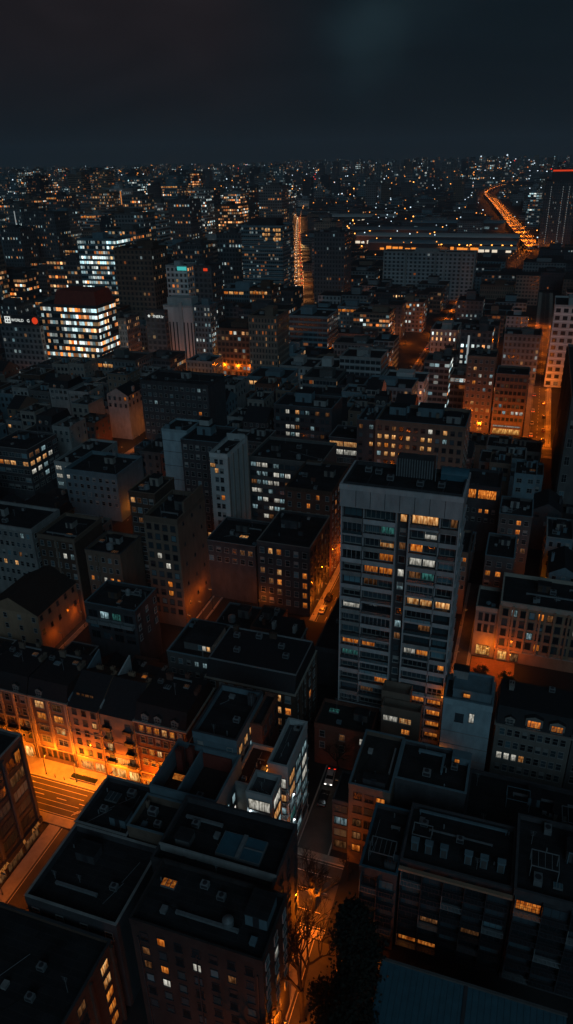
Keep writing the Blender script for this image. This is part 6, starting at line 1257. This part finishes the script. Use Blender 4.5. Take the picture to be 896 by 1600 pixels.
for i, v in enumerate((336, 343, 351, 360, 372, 381, 395, 410)): car(5.5 if i % 2 else 11, v, math.pi/2*(1 if i % 3 else -1), '%s car, number %s up the lit street near the right edge' % (CN[P2[(i*3) % 4]], ['one', 'two', 'three', 'four', 'five', 'six', 'seven', 'eight'][i]), P2[(i*3) % 4], i in (5, 7))
for i, v in enumerate((248, 256, 267, 280, 296, 315)): car(-162.6 if i % 2 else -166.5, v, math.pi/2*(-1 if i % 2 else 1), '%s car, %s up the winding lit lane on the left' % (CN[P2[i % 4]], ['first', 'second', 'third', 'fourth', 'fifth', 'sixth'][i]), P2[i % 4], i in (1, 3))
for i, v in enumerate((402, 420, 441, 470, 505, 560)): car(-65.2 if i % 2 else -67.8, v, math.pi/2*(-1 if i % 2 else 1), '%s car, %s along the lit street right of centre' % (CN[P2[(i+1) % 4]], ['first', 'second', 'third', 'fourth', 'fifth', 'sixth'][i]), P2[(i+1) % 4], i % 2 == 0)
car(-38, 86, 0, 'dark red car crossing the orange junction below the white house', 'car_red')
# far traffic: tiny cars, body and lamps in one mesh
def farcar(u, v, z, a, lab, grp):
    k = 'farcar'
    if k not in WM:
        b = MB(); b.box(-2.2, 2.2, -.9, .9, .3, .95); b.hexa([(-1.7, -.8, .95), (1, -.8, .95), (1, .8, .95), (-1.7, .8, .95), (-1.1, -.65, 1.4), (.4, -.65, 1.4), (.4, .65, 1.4), (-1.1, .65, 1.4)], 1); b.box(2.2, 2.4, -.7, .7, .5, .75, 2); b.box(-2.4, -2.2, -.7, .7, .5, .8, 3); WM[k] = b.mesh('car', ['car_black', 'car_glass', 'head', 'tail'])
    x, y = xy(u, v); o = put('car', WM[k], None, (x, y, z), a-AZ); tag(o, lab, 'car', grp)
for i, (u, v, a) in enumerate(walk(D1, 110)): farcar(u-math.sin(a)*(2.4 if i % 2 else -2.4), v+math.cos(a)*(2.4 if i % 2 else -2.4), 9.02, a+(math.pi if i % 2 else 0), 'distant car among those driving on the curving raised motorway', 'cars on the motorway')
for i, (u, v, a) in enumerate(walk(AV, 17)): farcar(u-math.sin(a)*(3 if i % 2 else -3), v+math.cos(a)*(3 if i % 2 else -3), .05, a+(math.pi if i % 2 else 0), 'distant car among those driving on the straight bright avenue', 'cars on the avenue')
# ============================================================ trees
def bare_tree(u, v, h, lab, seed=1, spread=.5, group=None, depth=6, nsp=3):
    q = random.Random(seed); r = empty('bare_tree', u, v, lab, 'tree', group); t = MB(); b = MB()
    def grow(p, d, L, rad, n):
        k = 3; P = p
        for i in range(k):
            d2 = (d+Vector((q.uniform(-.14, .14), q.uniform(-.14, .14), q.uniform(-.05, .12)))).normalized(); Q = P+d2*(L/k)
            (t if n >= depth-1 else b).tube(P, Q, rad*(1-.22*i/k), rad*(1-.22*(i+1)/k), 6 if n >= depth-2 else 3); P, d = Q, d2
        if n == 0: return
        for i in range(nsp if n < depth else nsp+1):
            a = q.uniform(0, 6.28); e = Vector((math.cos(a), math.sin(a), 0)); nd_ = (d*1.0+e*q.uniform(spread*.7, spread*1.5)+Vector((0, 0, .12))).normalized()
            grow(P-d*(L*q.uniform(0, .35)), nd_, L*q.uniform(.62, .85), rad*q.uniform(.55, .7), n-1)
    grow(Vector((0, 0, 0)), Vector((.03, .02, 1)), h*.26, h*.017, depth)
    t.build('trunk', 'bark', r); b.build('branches', 'bark', r); return r
def leafy(u, v, h, cr_, lab, seed=1, mat='leaf', conic=False, group=None, n=2600, ls=.16, name='leafy_tree', trunk=.3):
    q = random.Random(seed); r = empty(name, u, v, lab, 'tree', group); t = MB(); c = MB()
    t.tube((0, 0, 0), (0, 0, h*.7), h*.018, h*.006, 7)
    cl = []
    for i in range(26 if not conic else 44):
        if conic: z = h*(trunk+(1-trunk)*q.random()**1.1); rr = cr_*(1-(z/h-trunk)/(1-trunk))**.8+.15; a = q.uniform(0, 6.28); k = q.uniform(.3, 1); p = Vector((rr*k*math.cos(a), rr*k*math.sin(a), z)); s = cr_*q.uniform(.16, .3)
        else:
            a = q.uniform(0, 6.28); e = q.uniform(-.7, 1); rr = cr_*q.uniform(.35, .95)*math.sqrt(max(.05, 1-e*e*.8)); p = Vector((rr*math.cos(a), rr*math.sin(a), h*(.62+.33*e))); s = cr_*q.uniform(.2, .38)
        cl.append((p, s)); t.tube((0, 0, p.z*.6), tuple(p*.92+Vector((0, 0, 0))), h*.006, h*.002, 4)
    for i in range(n):
        p, s = q.choice(cl); d = Vector((q.gauss(0, .5), q.gauss(0, .5), q.gauss(0, .42)))*s*1.1; P = p+d; a = Vector((q.gauss(0, 1), q.gauss(0, 1), q.gauss(0, 1))).normalized()*ls*q.uniform(.7, 1.4); e = a.orthogonal().normalized()*a.length*.7
        c.quad(tuple(P-a), tuple(P+e), tuple(P+a), tuple(P-e))
    t.build('trunk', 'bark', r); c.build('crown', mat, r); return r
bare_tree(-20.6, 62.5, 25, 'tall bare tree against the orange pavement at the bottom centre', 3, .55, depth=6)
bare_tree(-21.8, 51, 22, 'bare tree at the bottom edge, nearer than the tall bare one', 8, .5, depth=6)
leafy(-12.8, 61, 31, 6.6, 'dense black conifer beside the bare tree at the bottom centre', 5, 'leaf_dark', True, n=34000, ls=.24, name='conifer', trunk=.12)
leafy(-11.6, 51, 26, 4.8, 'smaller dense dark conifer at the bottom edge', 6, 'leaf_dark', True, n=18000, ls=.24, name='conifer', trunk=.12)
bare_tree(-35.6, 118, 14, 'bare tree in the dark lane between the slant-topped block and the tower', 11, .55, depth=5); bare_tree(-28.5, 113.4, 12, 'bare tree in front of the red brick annex', 12, .6, depth=5); bare_tree(-34.2, 129, 14, 'bare tree in the dark gap left of the tower', 13, .55, depth=5)
bare_tree(-24.2, 80, 17, 'tall thin bare tree by the corner of the road crossing', 19, .55, depth=6); bare_tree(-19.8, 88, 8, 'small bare tree at the corner of the pale-edged roof block', 14, .6, depth=5)
leafy(-1.6, 153.4, 4.0, 2.0, 'small round shrub tree in the orange courtyard', 21, 'leaf', n=1400, ls=.12); leafy(4.6, 152.0, 5.0, 1.8, 'taller leafy tree at the right of the orange courtyard', 22, 'leaf', n=1500, ls=.12)
for i in range(9): u = -44+i*6.4+R.uniform(-1, 1); leafy(u, 306+R.uniform(-3, 4), R.uniform(9, 12), R.uniform(3, 4), 'dark leafy tree, %s from the left in the row before the orange shopfront' % ['first', 'second', 'third', 'fourth', 'fifth', 'sixth', 'seventh', 'eighth', 'ninth'][i], 30+i, 'leaf_dark', n=1300, ls=.28, group='trees before the orange shopfront')
TQ = [(-200, 240), (-190, 245), (-207, 250), (-185, 262), (-212, 236), (-198, 262)]
for i, (u, v) in enumerate(TQ): leafy(u, v, R.uniform(10, 14), R.uniform(4, 5.5), 'dark tree, %s in the clump behind the rounded corner office' % ['first', 'second', 'third', 'fourth', 'fifth', 'sixth'][i], 50+i, 'leaf_dark', n=1300, ls=.32, group='trees behind the corner office')
for i, (u, v) in enumerate(((4, 110.5), (9, 111.5), (-3.4, 111))): leafy(u, v, 8, 2.2, 'dark tree, %s from the left in the gap behind the crowded rear roofs' % ['first', 'third', 'second'][0 if i == 2 else (1 if i == 1 else 2)], 70+i, 'leaf_dark', n=900, ls=.16)
# benches and bollards on the bright pavement
for i, u in enumerate((-104, -100, -86.5, -84.2, -70, -60)):
    r = empty('bollard', u, 92.9, 'short black bollard on the bright pavement kerb', 'bollard', 'bollards on the bright pavement', z=.13); b = MB(); b.cone(0, 0, 0, .85, .09, .07, 8); b.build('post', 'metal_dark', r); b = MB(); b.cone(0, 0, .85, 1.0, .1, .03, 8); b.build('cap', 'metal_grey', r)
r = empty('planter', -80, 94.2, 'long low planting bed in the bright pavement', 'planter', z=.13); b = MB(); b.ring(-3.2, 3.2, -.7, .7, 0, .45, .12); b.build('rim', 'stone', r); b = MB(); b.box(-3.08, 3.08, -.58, .58, 0, .35); b.build('soil', 'bark', r); b = MB(); q = random.Random(5)
for i in range(900): x, y, z = q.uniform(-3, 3), q.uniform(-.5, .5), q.uniform(.35, .75); b.quad((x, y, z-.1), (x+.1, y, z), (x, y+.05, z+.1), (x-.1, y, z))
b.build('shrubs', 'leaf', r)
HZ = True
if HZ:
    b = MB(); b.box(-14000, 14000, -400, 14000, -1, 420)
    m, t = newmat('haze'); o = nd(t, 'ShaderNodeOutputMaterial'); pv = nd(t, 'ShaderNodeVolumePrincipled'); pv.inputs['Color'].default_value = (.62, .80, .95, 1); pv.inputs['Density'].default_value = 1.15e-4; pv.inputs['Anisotropy'].default_value = .2
    t.links.new(pv.outputs[0], o.inputs['Volume']); MAT['haze'] = m; tag(b.build('haze', 'haze'), kind='stuff')
